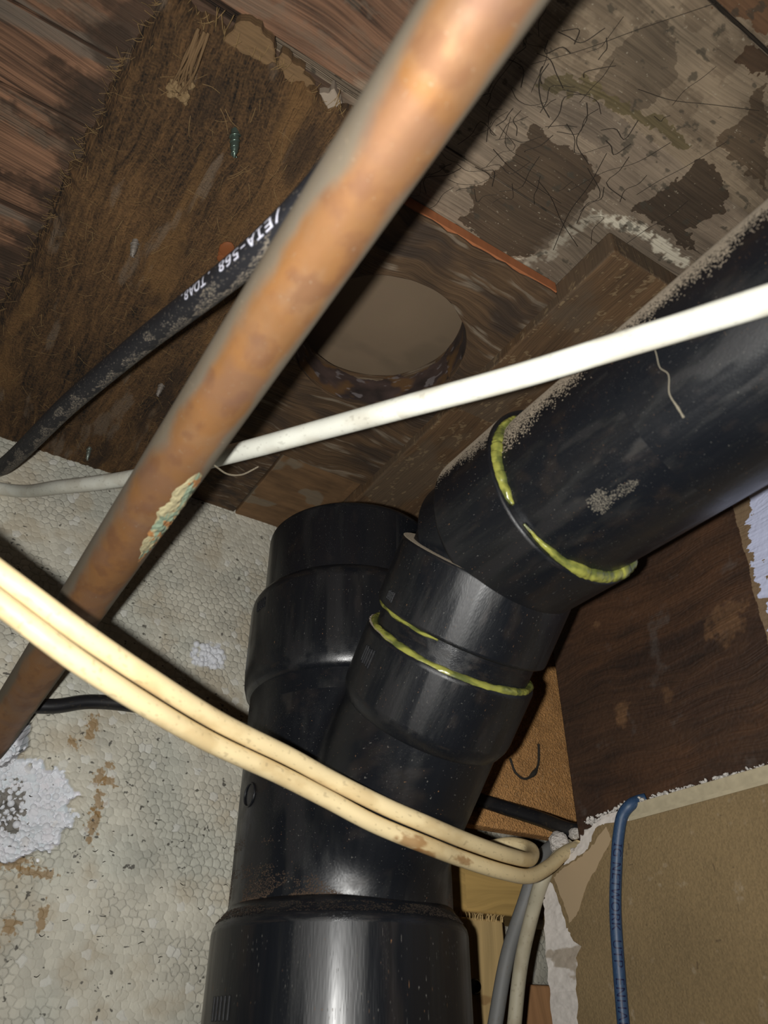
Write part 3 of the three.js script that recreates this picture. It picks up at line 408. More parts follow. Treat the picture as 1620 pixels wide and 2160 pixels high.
{
  const chipT = maps(512, 512, (u, v, o) => { const f = vn(u * 130, v * 150), c = fbm(u * 8, v * 8, 4), d = vn(u * 60, v * 220), g = 0.7 + 0.35 * f + 0.5 * (c - 0.5) + 0.25 * (d - 0.5); o[0] = 0.62 * g; o[1] = 0.315 * g; o[2] = 0.11 * g; mixInto(o, [0.7, 0.42, 0.2], 0.6 * sstep(0.82, 0.86, vn(u * 90 + 5, v * 90))); o[3] = f; });
  const cb = group('chipboard', 'orange brown chipboard panel behind the branch pipe', 'panel');
  part('board_panel', box(0.27, 0.56, H + 0.128, H + 0.3755, -0.4515, -0.44, (u, v) => [u / 0.1, v / 0.1]), std({ ...chipT, bumpScale: 0.0008 }), cb);
  const wire = [[0.392, 0.18], [0.396, 0.17], [0.404, 0.1665], [0.413, 0.171], [0.42, 0.18], [0.423, 0.196]].map(([a, u], i) => [a, H + u, -0.4385]);
  single('dark_thread', sweep(wire, (t) => 0.0009 + 0.0012 * Math.exp(-Math.pow((t - 0.55) * 14, 2)), { seg: 60, ring: 8 }), std({ color: lin(0.03, 0.026, 0.02) }), 'dark dusty thread hanging in a loop on the chipboard', 'thread');
  const pine = (r, g, b, seed) => std({ ...maps(512, 512, (u, v, o) => { const w = u + (fbm(u * 4 + seed, v * 1.5, 2) - 0.5) * 0.2, s = fbm(w * 16, v * 1.4 + seed, 3), ring = 0.5 + 0.5 * Math.sin(w * 60 + s * 9), f = vn(w * 160, v * 6), q = 0.8 + 0.16 * ring + 0.2 * (s - 0.5) + 0.12 * (f - 0.5); o[0] = r * q; o[1] = g * q; o[2] = b * q; mixInto(o, [r * 0.5, g * 0.4, b * 0.35], 0.7 * sstep(0.72, 0.8, fbm(u * 6 + seed, v * 9, 3))); o[3] = q / 1.3; }), bumpScale: 0.0004, roughness: 0.75 });
  single('timber_rail', box(0.29, 0.56, H + 0.0765, H + 0.121, -0.506, -0.46, (u, v) => [v / 0.12, u / 0.12], 0.0025), pine(0.62, 0.4, 0.13, 2), 'yellow pine rail behind the cream cables', 'timber');
  const st = group('timber_stud', 'pale pine stud below the rail, right of the lower pipe collar', 'timber'); st.position.set(0, 0, 0);
  const pm = pine(0.66, 0.46, 0.2, 5);
  part('stud_body', box(0.345, 0.3912, 0, H + 0.0735, -0.506, -0.46, (u, v) => [u / 0.12, v / 0.12], 0.002), pm, st);
  const r = rng(3), fr = []; for (let i = 0; i < 40; i++) { const x = 0.347 + r() * 0.043; fr.push(sweep([[x, H + 0.072, -0.4595], [x + (r() - 0.5) * 0.002, H + 0.0745, -0.459], [x + (r() - 0.5) * 0.004, H + 0.0765, -0.4588 + r() * 0.001]], (t) => 0.0005 * (1 - 0.7 * t), { seg: 4, ring: 4 })); }
  part('sawn_fringe', mergeGeometries(fr), pm, st, 'stuff');
  single('timber_offcut', box(0.3925, 0.56, 0, H + 0.037, -0.506, -0.468, (u, v) => [u / 0.12, v / 0.12], 0.002), pine(0.52, 0.27, 0.12, 9), 'orange timber end low down beside the pine stud', 'timber');
  const sc = group('black_screw', 'black screw head on the edge of the pine stud', 'screw'); sc.position.set(0.362, H + 0.0335, -0.4595);
  part('head', lathe([[0.0001, 0.0035], [0.003, 0.003], [0.0042, 0.0014], [0.0045, 0], [0.0016, -0.002]], [0, 0, 0], new THREE.Vector3(0, 0, 1), 20), std({ color: lin(0.01, 0.01, 0.01), roughness: 0.4 }), sc);
  part('recess', box(-0.0018, 0.0018, -0.0004, 0.0004, 0.0032, 0.0039, undefined, 0.0001), std({ color: lin(0.004, 0.004, 0.004) }), sc);
  part('shank', lathe([[0.0016, 0], [0.0016, -0.02]], [0, 0, 0], new THREE.Vector3(0, 0, 1), 12), std({ color: lin(0.02, 0.02, 0.02), metalness: 0.6, roughness: 0.4 }), sc);
}
// the rest of the crawl space, out of view
{
  const mortar = std({ ...maps(256, 256, (u, v, o) => { const g = 0.7 + 0.6 * fbm(u * 8, v * 8, 5); o[0] = 0.2 * g; o[1] = 0.18 * g; o[2] = 0.15 * g; o[3] = fbm(u * 30, v * 30, 3); }), bumpScale: 0.003 });
  const f = setting('floor', 'grey crawl-space floor', 'floor'); part('floor_slab', box(-0.95, 0.62, -0.1, 0, -0.62, 0.95, (u, v) => [u * 2, v * 2]), mortar, f);
  const l = setting('wall_left', 'grey masonry wall', 'wall'); part('masonry', box(-0.95, -0.85, 0, H + 0.4, -0.62, 0.86, (u, v) => [u * 2, v * 2]), mortar, l);
  const k = setting('wall_front', 'grey masonry wall behind the lens', 'wall'); part('masonry', box(-0.95, 0.62, 0, H + 0.4, 0.86, 0.95, (u, v) => [u * 2, v * 2]), mortar, k);
}

// ================================================================ THE BLACK DRAIN PIPE
const SX = 0.2095, SZ = -0.368, S2 = Math.SQRT1_2;
const plasticTex = maps(1024, 1024, (u, v, o) => {
  const c = fbm(u * 7, v * 7, 4), f = fbm(u * 60, v * 8, 3), film = sstep(0.5, 0.75, fbm(u * 12 + 4, v * 5, 4));
  o[0] = 0.0055; o[1] = 0.0065; o[2] = 0.0085; mixInto(o, [0.013, 0.0125, 0.0115], 0.4 * film);
  o[4] = 0.33 + 0.16 * (c - 0.5) + 0.1 * (f - 0.5) + 0.16 * film;
  const sp = vn(u * 260, v * 260); if (sp > 0.962) { const k = vn(u * 40 + 9, v * 40); mixInto(o, k > 0.7 ? [0.3, 0.14, 0.05] : [0.16, 0.15, 0.13], 0.8); o[4] = 0.9; }
  const sc = fbm(u * 9 + v * 40 + 3, v * 3 - u * 12, 3), ln = Math.abs(((sc * 37) % 1) - 0.5); if (ln < 0.012 && vn(u * 22, v * 22) > 0.72) mixInto(o, [0.07, 0.068, 0.06], 0.7);
  const rust = sstep(0.55, 0.85, fbm(u * 10 + 31, v * 14 + 3, 5)); mixInto(o, [0.02, 0.012, 0.007], rust * 0.3); o[4] += rust * 0.12;
  o[3] = 0.5 + 0.5 * (c - 0.5) + 0.2 * (vn(u * 180, v * 180) - 0.5);
}, { rough: true });
const plastic = std({ ...plasticTex, roughness: 1, bumpScale: 0.00012 });
const drain = group('drain_pipe', 'black plastic drain stack with capped top, branch, elbow and side pipe', 'pipe');
drain.position.set(SX, 0, SZ);
const Y = new THREE.Vector3(0, 1, 0), D = new THREE.Vector3(0, S2, S2), Z = new THREE.Vector3(0, 0, 1);
const P0 = [0, H + 0.057, 0];
const onBranch = (s) => [0, P0[1] + s * S2, s * S2];
const E0 = onBranch(0.197);
const latheUV = (g, ku, kv) => { const uv = g.attributes.uv; for (let i = 0; i < uv.count; i++) uv.setXY(i, uv.getX(i) * ku, uv.getY(i) * kv); return g; };
// lower pipe and its collar
part('lower_collar', latheUV(lathe([[0.0612, -0.16], [0.0618, -0.155], [0.0618, 0.044], [0.0612, 0.0468], [0.0598, 0.0486], [0.0566, 0.0528], [0.055, 0.0555], [0.05, 0.0555]], [0, H, 0], Y, 120), 4, 2), plastic, drain);
part('lower_pipe', latheUV(lathe([[0.055, -0.6], [0.055, -0.15]], [0, H, 0], Y, 96), 4, 4), plastic, drain);
// Y-shaped body: the two tubes melt into each other
{
  const sm = (a, b, k) => { const h = Math.max(k - Math.abs(a - b), 0) / k; return Math.min(a, b) - h * h * k * 0.25; };
  const sdf = (x, y, z) => {
    const main = Math.max(Math.hypot(x, z) - 0.055, y - (H + 0.168), H + 0.05 - y);
    const yy = y - P0[1], s = (yy + z) * S2, q = (yy - z) * S2, br = Math.max(Math.hypot(x, q) - 0.0387, s - 0.112, -s);
    return sm(main, br, 0.007);
  };
  part('branch_body', nets(sdf, [-0.062, H + 0.044, -0.062], [0.062, H + 0.176, 0.118], 0.0019, (x, y, z) => [Math.atan2(x, z + 0.02) * 0.6, y * 8]), plastic, drain);
}
part('upper_collar', latheUV(lathe([[0.05, 0.16], [0.0555, 0.161], [0.0575, 0.1635], [0.0588, 0.168], [0.0594, 0.176], [0.0594, 0.213], [0.0588, 0.2172], [0.057, 0.2205], [0.0545, 0.2225], [0.05, 0.223]], [0, H, 0], Y, 120), 4, 1), plastic, drain);
part('end_cap', latheUV(lathe([[0.0525, 0.215], [0.0526, 0.2635], [0.0522, 0.2662], [0.0512, 0.2674], [0.0, 0.2676]], [0, H, 0], Y, 120), 4, 1), plastic, drain);
// branch collar with moulded ribs
const bc = part('branch_collar', latheUV(lathe([[0.0385, 0.103], [0.04, 0.1045], [0.0418, 0.1085], [0.0424, 0.112], [0.0426, 0.1375], [0.0421, 0.1392], [0.0412, 0.1398], [0.0388, 0.1398], [0.0386, 0.132]], P0, D, 110), 4, 1), plastic, drain);
const XB = new THREE.Vector3(1, 0, 0), QB = new THREE.Vector3(0, S2, -S2);           // across the branch
const aroundBranch = (ang, r, s) => { const b = onBranch(s); return new THREE.Vector3(b[0], b[1], b[2]).addScaledVector(XB, r * Math.cos(ang)).addScaledVector(QB, r * Math.sin(ang)); };
function ribs(parent, angle, s, r, n, len, pitch) { for (let i = 0; i < n; i++) { const a = angle + i * pitch, g = new RoundedBoxGeometry(0.001, len * (i === n - 1 ? 1.0 : 0.85 + 0.1 * (i % 2)), 0.001, 1, 0.0003), c = aroundBranch(a, r, s); g.applyQuaternion(new THREE.Quaternion().setFromUnitVectors(Y, D)); g.translate(c.x, c.y, c.z); part('moulded_rib', g, plastic, parent); } }
ribs(bc, Math.PI * 0.985, 0.128, 0.0427, 5, 0.009, 0.045);
// spigot between collar and elbow, smeared with glue
const glue = std({ ...maps(512, 64, (u, v, o) => { const q = 0.75 + 0.5 * fbm(u * 40, v * 5, 4); o[0] = 0.235 * q; o[1] = 0.235 * q; o[2] = 0.05 * q; mixInto(o, [0.05, 0.065, 0.02], 0.8 * sstep(0.45, 0.75, fbm(u * 26 + 3, v * 4, 4))); o[3] = fbm(u * 60, v * 8, 3); }), bumpScale: 0.0005, roughness: 0.28 });
const spig = part('spigot', latheUV(lathe([[0.0386, 0.13], [0.0386, 0.155]], P0, D, 96), 4, 1), plastic, drain);
function bead(parent, center, dir, R, a0, a1, rf, mat = glue, seg = 150) {
  const q = new THREE.Quaternion().setFromUnitVectors(Y, dir), pts = [];
  const c = new THREE.Vector3(...center);
  // x axis kept across, second axis perpendicular to dir
  const e1 = new THREE.Vector3(1, 0, 0), e2 = new THREE.Vector3().crossVectors(dir, e1);
  for (let i = 0; i <= 48; i++) { const a = lerp(a0, a1, i / 48), w = c.clone().addScaledVector(e1, R * Math.cos(a)).addScaledVector(e2, R * Math.sin(a)).addScaledVector(dir, (fbm(i * 0.4, 5, 2) - 0.5) * 0.0012); pts.push([w.x, w.y, w.z]); }
  const g = sweep(pts, rf, { seg, ring: 10, ref: dir.clone() }); const uv = g.attributes.uv; for (let i = 0; i < uv.count; i++) uv.setX(i, uv.getX(i) * 5);
  return part('glue_bead', g, mat, parent);
}
bead(bc, onBranch(0.1398), D, 0.0396, 0, Math.PI * 2, (t, v) => (0.0014 + 0.0012 * fbm(t * 30, 2, 3)) * (1 + 0.25 * (fbm(t * 120, v * 5, 2) - 0.5)));
bead(spig, onBranch(0.1505), D, 0.0398, Math.PI * 0.05, Math.PI * 1.25, (t, v) => 0.0009 * Math.sin(Math.PI * clamp(t, 0.02, 0.98)) + 0.0011 * fbm(t * 22, v * 3, 3));
// elbow
const sphere = new THREE.SphereGeometry(0.0374, 72, 48); sphere.translate(...E0);
const elbow = part('elbow', mergeGeometries([
  latheUV(lathe([[0.0386, 0.1515], [0.0416, 0.1515], [0.0426, 0.1522], [0.0428, 0.1535], [0.0428, 0.182], [0.0425, 0.1832], [0.0417, 0.1837], [0.034, 0.1838]], P0, D, 110), 4, 1),
  latheUV(lathe([[0.0374, 0.18], [0.0374, 0.197]], P0, D, 96), 4, 1), latheUV(sphere, 4, 2),
  latheUV(lathe([[0.033, 0.007], [0.0426, 0.0072], [0.0432, 0.0082], [0.0433, 0.0095], [0.0433, 0.0462], [0.0429, 0.0472], [0.042, 0.0476], [0.0388, 0.0472]], E0, Z, 120), 4, 1)]), plastic, drain);
ribs(elbow, Math.PI * 0.985, 0.1575, 0.0428, 5, 0.005, 0.03);
{ // round mould mark
  const ringMark = (c, n, R, parent) => { const g = new THREE.TorusGeometry(R, 0.0005, 8, 28); g.applyQuaternion(new THREE.Quaternion().setFromUnitVectors(new THREE.Vector3(0, 0, 1), n)); g.translate(c.x, c.y, c.z); part('mould_mark', g, plastic, parent); };
  const a1 = Math.PI * 1.049; ringMark(aroundBranch(a1, 0.0376, 0.1925), XB.clone().multiplyScalar(Math.cos(a1)).addScaledVector(QB, Math.sin(a1)), 0.003, elbow);
  const a2 = Math.PI * 0.99, n2 = new THREE.Vector3(Math.cos(a2), 0, Math.sin(a2)); ringMark(n2.clone().multiplyScalar(0.0552).setY(H + 0.1035), n2, 0.0055, drain.getObjectByName('branch_body'));
  const bars = (parent, ang, u, r, n, len, pitch) => { for (let i = 0; i < n; i++) { const a = ang + i * pitch, g = new RoundedBoxGeometry(0.001, len, 0.001, 1, 0.0003); g.translate(r * Math.cos(a), H + u, r * Math.sin(a)); part('moulded_rib', g, plastic, parent); } };
  bars(drain.getObjectByName('lower_collar'), Math.PI * 0.93, 0.0142, 0.0619, 5, 0.009, 0.05);
  bars(drain.getObjectByName('upper_collar'), Math.PI * 0.97, 0.2085, 0.0595, 5, 0.006, 0.035);
}
// side pipe
const sidePipe = part('side_pipe', (() => { const g = lathe([[0.039, -0.01], [0.039, 1.05]], E0, Z, 120); return latheUV(g, 4, 9); })(), plastic, drain);
// glue along the elbow's upper rim: angles are measured from x towards dir x (1,0,0) = +y for dir = z
const rimC = [E0[0], E0[1], E0[2] + 0.0478];
bead(sidePipe, rimC, Z, 0.0396, Math.PI * 0.72, Math.PI * 1.17, (t, v) => 0.0006 + (0.0023 + 0.0006 * (fbm(t * 50, v * 4, 2) - 0.5)) * Math.pow(Math.sin(Math.PI * clamp(t * 0.75 + 0.08, 0, 1)), 1.2) * (1 - sstep(0.93, 1, t) * 0.8));
bead(sidePipe, rimC, Z, 0.0397, Math.PI * 1.24, Math.PI * 1.83, (t, v) => 0.0005 + (0.0027 + 0.0007 * (fbm(t * 50, v * 4, 2) - 0.5)) * sstep(0, 0.5, t) * (0.8 + 0.4 * fbm(t * 14, 3, 2)) * (1 - 0.5 * sstep(0.9, 1, t)));
// settled dust: grains lying where the photograph shows them
{
  const r = rng(77), grain = new THREE.ConeGeometry(1, 0.5, 5), M = new THREE.Matrix4(), q = new THREE.Quaternion();
  const dust = (name, parent, n, place, tint = [0.25, 0.205, 0.15]) => { const L = []; for (let i = 0; i < n * 12 && L.length < n; i++) { const p = place(); if (p) L.push(p); } const im = new THREE.InstancedMesh(grain, std({ color: lin(...tint), roughness: 0.95 }), L.length); L.forEach(([p, nrm, s], i) => { q.setFromUnitVectors(Y, nrm); M.compose(p, q, new THREE.Vector3(s, s, s)); im.setMatrixAt(i, M); }); im.name = name; im.userData.kind = 'stuff'; shadows(im); parent.add(im); };
  const e = new THREE.Vector3(...E0);
  dust('settled_dust', sidePipe, 120000, () => {                          // along the crown of the side pipe
    const z = 0.048 + Math.pow(r(), 0.8) * 0.26, a = 1.75 + r() * 1.5, lim = 2.9 + 0.16 * sstep(0.1, 0.05, z) + 0.3 * (fbm(z * 90, a * 5, 3) - 0.5);
    if (r() > Math.pow(sstep(lim + 0.2, lim - 0.32, a), 1.6)) return null;
    const n = new THREE.Vector3(Math.cos(a), Math.sin(a), 0); return [e.clone().addScaledVector(n, 0.0391).add(new THREE.Vector3(0, 0, z)), n, 0.00012 + r() * 0.00026];
  });
  dust('settled_dust', elbow, 34000, () => {                             // on top of the elbow's socket and shoulder
    const z = 0.0085 + r() * 0.037, a = 1.7 + r() * 1.4, lim = 2.84 + 0.3 * (fbm(z * 120, a * 6, 3) - 0.5);
    if (r() > Math.pow(sstep(lim + 0.16, lim - 0.26, a), 1.5)) return null;
    const n = new THREE.Vector3(Math.cos(a), Math.sin(a), 0); return [e.clone().addScaledVector(n, 0.0433).add(new THREE.Vector3(0, 0, z)), n, 0.00013 + r() * 0.00026];
  });
  dust('settled_dust', elbow, 20000, () => {                              // back of the elbow body
    const n = new THREE.Vector3(r() * 2 - 1, r(), -r() * 1.1); n.normalize(); if (n.y < 0.28 + 0.5 * (fbm(n.x * 9, n.z * 9 + 4, 3) - 0.4)) return null;
    if (n.z > 0.12) return null; return [e.clone().addScaledVector(n, 0.0375), n, 0.00013 + r() * 0.00026];
  });
  dust('settled_dust', elbow, 30000, () => {                              // ledge of the lower socket
    const a = Math.PI * (0.55 + r() * 0.8), rr = 0.0375 + r() * 0.0049; if (r() > sstep(Math.PI * 1.34, Math.PI * 1.2, a)) return null;
    return [aroundBranch(a, rr, 0.1838), D, 0.0002 + r() * 0.0003];
  });
  dust('settled_dust', bc, 1400, () => { const a = Math.PI * (0.6 + r() * 0.5); return [aroundBranch(a, 0.0392 + r() * 0.003, 0.1402), D, 0.0002 + r() * 0.0003]; });
  dust('settled_dust', drain.getObjectByName('lower_collar'), 4200, () => { const a = r() * 2 * Math.PI, t = r(); if (fbm(a * 6, t * 3, 3) < 0.42) return null; const rr = lerp(0.0566, 0.0602, t); return [new THREE.Vector3(rr * Math.cos(a), H + lerp(0.0530, 0.0486, t), rr * Math.sin(a)), Y, 0.0002 + r() * 0.0003]; }, [0.085, 0.056, 0.034]);
  dust('brown_grime', drain.getObjectByName('branch_body'), 7000, () => { const a = Math.PI * (0.15 + r() * 1.1), y = 0.0555 + Math.pow(r(), 2) * 0.03; if (fbm(a * 5, y * 160, 4) < 0.45 + (y - 0.0555) * 6) return null; const n = new THREE.Vector3(Math.cos(a), 0, Math.sin(a)); return [new THREE.Vector3(n.x * 0.0551, H + y, n.z * 0.0551), n, 0.0001 + r() * 0.0002]; }, [0.05, 0.03, 0.017]);
  // two scuffed dust marks on the side pipe
  dust('dust_mark', sidePipe, 900, () => { const k = r() < 0.72, a = Math.PI * (k ? 1.318 : 1.327) + (r() - 0.5) * (k ? 0.24 : 0.13), z = (k ? 0.0797 : 0.0905) + (r() - 0.5) * (k ? 0.011 : 0.013); const m = Math.hypot((a - Math.PI * (k ? 1.318 : 1.327)) / (k ? 0.12 : 0.065), (z - (k ? 0.0797 : 0.0905)) / (k ? 0.0052 : 0.006)) + (fbm(z * 900, a * 60, 2) - 0.5) * 1.1; if (m > 0.9) return null; const n = new THREE.Vector3(Math.cos(a), Math.sin(a), 0); return [e.clone().addScaledVector(n, 0.0391).add(new THREE.Vector3(0, 0, z)), n, 0.00008 + r() * 0.00014]; }, [0.13, 0.115, 0.09]);
}

// ================================================================ COPPER PIPE
{
  const cop = group('copper_pipe', 'tarnished copper pipe crossing diagonally in the foreground', 'pipe');
  const along = new THREE.Vector3(-0.014686, -0.048742, -0.998703), c0 = new THREE.Vector3(0.054767, H + 0.178894, -0.009536);
  const at = (t) => c0.clone().addScaledVector(along, t);
  const L0 = -0.6, L1 = 0.53, face = new THREE.Vector3(-0.293, -0.956, 0);   // side towards the open space
  const tex = maps(2048, 512, (u, v, o) => {
    const x = u * 0.565, y = v * 0.069, c = fbm(x * 46, y * 70, 4), m = fbm(x * 130 + 8, y * 170, 4), st = fbm(x * 30, y * 500, 3);
    o[0] = 0.26; o[1] = 0.122; o[2] = 0.042; mixInto(o, [0.225, 0.112, 0.046], 0.8 * sstep(0.35, 0.7, c)); mixInto(o, [0.24, 0.16, 0.1], 0.3 * sstep(0.5, 0.72, fbm(x * 60 + 14, y * 90 + 3, 5))); mixInto(o, [0.14, 0.06, 0.03], 0.5 * sstep(0.45, 0.75, m)); mixInto(o, [0.17, 0.1, 0.075], 0.35 * sstep(0.5, 0.75, fbm(x * 70 + 4, y * 60, 3)));
    // grey tarnish film with an uneven outline along both flanks
    const e = Math.abs(v - 0.47) + (fbm(x * 36 + 3, y * 60 + 2, 4) - 0.5) * 0.14, film = sstep(0.1, 0.17, e); mixInto(o, [0.15, 0.132, 0.098], 0.88 * film);
    o[4] = 0.58 + 0.16 * (m - 0.5) + 0.25 * film + 0.1 * (st - 0.5); o[3] = 0.5 + 0.6 * (m - 0.5);
    const sp = vn(x * 1400, y * 1400); if (sp > 0.95) mixInto(o, [0.28, 0.22, 0.15], 0.6);
  }, { rough: true });
  const pts = []; for (let i = 0; i <= 6; i++) { const p = at(lerp(L0, L1, i / 6)); pts.push([p.x, p.y, p.z]); }
  const g = sweep(pts, 0.011, { seg: 60, ring: 64, ref: face }); const uv = g.attributes.uv; for (let i = 0; i < uv.count; i++) uv.setX(i, uv.getX(i) / 0.565);
  part('tube', g, std({ ...tex, metalness: 0.4, roughness: 1, bumpScale: 0.00015 }), cop);
  // crust of corrosion on the right flank
  const sideV = new THREE.Vector3().crossVectors(along, face).normalize(); if (sideV.x < 0) sideV.negate(); const up = face.clone().addScaledVector(along, -face.dot(along)).normalize();
  const ct = maps(256, 128, (u, v, o) => { const q = fbm(u * 20, v * 9, 4); o[0] = 0.34; o[1] = 0.3; o[2] = 0.17; mixInto(o, [0.16, 0.24, 0.17], 0.9 * sstep(0.52, 0.6, fbm(u * 8 + 4, v * 4, 3)) * 0.9); mixInto(o, [0.36, 0.15, 0.04], 0.9 * sstep(0.58, 0.66, fbm(u * 16 + 9, v * 3, 3))); o[3] = q; });
  const nu = range(0, 1, 1 / 90), nv = range(0, 1, 1 / 26);
  const crust = sheet(nu, nv, (u, v) => {
    const t = lerp(0.195, 0.265, u), mid = 0.9 + 0.12 * (u - 0.3), wid = 0.72 * Math.pow(Math.sin(Math.PI * clamp(u * 0.96 + 0.02)), 0.8) * (0.55 + 0.9 * fbm(u * 14, 3, 3)) * (1 - 0.55 * u), ang = mid + (v - 0.5) * 2 * wid;
    const body = Math.sin(Math.PI * v) * Math.sin(Math.PI * clamp(u, 0.0, 1)), r = 0.01085 + 0.0011 * body * (0.3 + 1.2 * fbm(u * 40, v * 9, 3));
    const p = at(t), n = up.clone().multiplyScalar(Math.cos(ang)).addScaledVector(sideV, Math.sin(ang)); return [p.x + n.x * r, p.y + n.y * r, p.z + n.z * r];
  }, (u, v) => [u, v]);
  const cm = part('corrosion_crust', crust, std({ ...ct, bumpScale: 0.0008, side: THREE.DoubleSide }), cop); cm.userData.label = 'pale green and cream corrosion crust';
}

// ================================================================ CABLES
const toEye = new THREE.Vector3(-0.4, -0.5, 0.75).normalize();
const plainCable = (r, g, b, dirt, dirtAmt, seed, spots = []) => maps(1024, 64, (u, v, o) => { const x = u * 60, y = v * 3, q = 0.93 + 0.14 * fbm(x, y + seed, 3); o[0] = r * q; o[1] = g * q; o[2] = b * q; mixInto(o, dirt, dirtAmt * sstep(0.48, 0.75, fbm(x * 0.6 + seed, y * 0.8, 5))); mixInto(o, [0.12, 0.09, 0.05], 0.6 * dirtAmt * sstep(0.83, 0.87, vn(x * 6 + seed, y * 8))); for (const [su, sv, ru, rv] of spots) mixInto(o, [0.26, 0.12, 0.035], 0.75 * sstep(1.1, 0.5, Math.hypot((u - su) / ru, (v - sv) / rv) + 1.3 * (fbm(x * 3, y * 4, 3) - 0.5))); o[3] = q / 1.1; });
const scaleU = (g, L, off = 0) => { const uv = g.attributes.uv; for (let i = 0; i < uv.count; i++) uv.setX(i, (uv.getX(i) - off) / L); return g; };
const cable = (name, pts, r, mat, label, off = 0) => single(name, scaleU(sweep(pts, r, { seg: 360, ring: 20, ref: toEye }), 0.6, off), mat, label, 'cable');

cable('white_cable', [[-0.82,0.87,-0.5055],[-0.35,0.9,-0.5055],[-0.07,0.916,-0.5055],[0.0054,0.9206,-0.506],[0.0357,0.8822,-0.4233],[0.0618,0.8590,-0.3607],[0.0880,0.8238,-0.2676],[0.1098,0.8093,-0.2122],[0.1220,0.7977,-0.1750],[0.1405,0.7884,-0.1333],[0.1541,0.7838,-0.1039],[0.1618,0.7804,-0.0859],[0.1633,0.7753,-0.0739],[0.1654,0.7704,-0.0614],[0.1702,0.7641,-0.0419],[0.2,0.745,0.12],[0.22,0.72,0.8]], 0.0044, std({ ...plainCable(0.76, 0.76, 0.67, [0.42, 0.36, 0.26], 0.35, 3), bumpScale: 0.0002, roughness: 0.45 }), 'thick white cable running up to the right across the side pipe');
const creamMat = std({ ...plainCable(0.72, 0.58, 0.33, [0.44, 0.3, 0.13], 0.45, 12), bumpScale: 0.00025, roughness: 0.5 });
cable('cream_cable', [[-0.82,0.8,0.02],[-0.45,0.76,-0.1],[-0.15,0.738,-0.185],[-0.0133,0.7217,-0.2187],[0.0099,0.7163,-0.2286],[0.0373,0.7068,-0.2350],[0.0627,0.7014,-0.2450],[0.0969,0.6981,-0.2635],[0.1329,0.6947,-0.2767],[0.1545,0.6907,-0.2823],[0.1801,0.6836,-0.2820],[0.2015,0.6791,-0.2822],[0.2296,0.6771,-0.2909],[0.2664,0.6770,-0.3050],[0.2922,0.6804,-0.3189],[0.3060,0.6893,-0.3331],[0.3044,0.6940,-0.3475],[0.2978,0.6933,-0.3625]], 0.0036, creamMat, 'upper of the two cream cables, ending in a tight loop', 0.845);
cable('cream_cable', [[-0.82,0.785,0.02],[-0.45,0.748,-0.1],[-0.15,0.7275,-0.184],[-0.0104,0.7120,-0.2177],[0.0124,0.7072,-0.2288],[0.0362,0.6981,-0.2342],[0.0601,0.6937,-0.2456],[0.0928,0.6911,-0.2646],[0.1289,0.6882,-0.2789],[0.1532,0.6832,-0.2834],[0.1765,0.6766,-0.2843],[0.2030,0.6713,-0.2848],[0.2266,0.6702,-0.2935],[0.2621,0.6695,-0.3058],[0.2900,0.6720,-0.3180],[0.3150,0.6808,-0.3290],[0.3362,0.6912,-0.3375],[0.352,0.6968,-0.3425]], 0.0036, std({ ...plainCable(0.72, 0.58, 0.33, [0.44, 0.3, 0.13], 0.5, 17, [[0.375, 0.5, 0.012, 0.2], [0.39, 0.62, 0.014, 0.1], [0.43, 0.45, 0.012, 0.1]]), bumpScale: 0.00025, roughness: 0.5 }), 'lower of the two cream cables, turning into the torn plasterboard corner', 0.845);
cable('beige_cable', [[0.3298, 0.5763, -0.3958], [0.3313, 0.6115, -0.3873], [0.3334, 0.6403, -0.3795], [0.3338, 0.665, -0.3659], [0.3322, 0.6792, -0.3537], [0.3425, 0.6905, -0.3515], [0.3555, 0.7, -0.3535]], 0.004, std({ ...plainCable(0.4, 0.36, 0.26, [0.25, 0.2, 0.12], 0.5, 22), bumpScale: 0.0002, roughness: 0.6 }), 'beige cable hanging down beside the white torn plaster edge');
cable('grey_cable', [[0.3188, 0.5763, -0.4028], [0.3258, 0.6138, -0.3961], [0.3314, 0.6453, -0.3878], [0.3358, 0.671, -0.3741], [0.3414, 0.6861, -0.3696], [0.3507, 0.6974, -0.3688], [0.368, 0.7078, -0.3708]], 0.0042, std({ ...plainCable(0.145, 0.145, 0.14, [0.2, 0.18, 0.15], 0.4, 32), bumpScale: 0.0002, roughness: 0.6 }), 'dark grey cable hanging down left of the beige one');
cable('black_cable', [[-0.82, 0.7, -0.506], [-0.3, 0.74, -0.506], [-0.03, 0.757, -0.506], [0.02, 0.7715, -0.506], [0.05, 0.7742, -0.506], [0.0744, 0.7773, -0.506], [0.0963, 0.7849, -0.506], [0.1331, 0.7883, -0.505], [0.1893, 0.7851, -0.5], [0.2673, 0.7759, -0.49], [0.3403, 0.7631, -0.475], [0.3562, 0.7419, -0.43], [0.3653, 0.7222, -0.385], [0.3645, 0.7095, -0.356], [0.375, 0.7055, -0.337]], 0.0047, std({ ...plainCable(0.013, 0.013, 0.015, [0.04, 0.035, 0.03], 0.4, 42), bumpScale: 0.0001, roughness: 0.38 }), 'smooth black cable lying on the polystyrene and passing behind the stack');
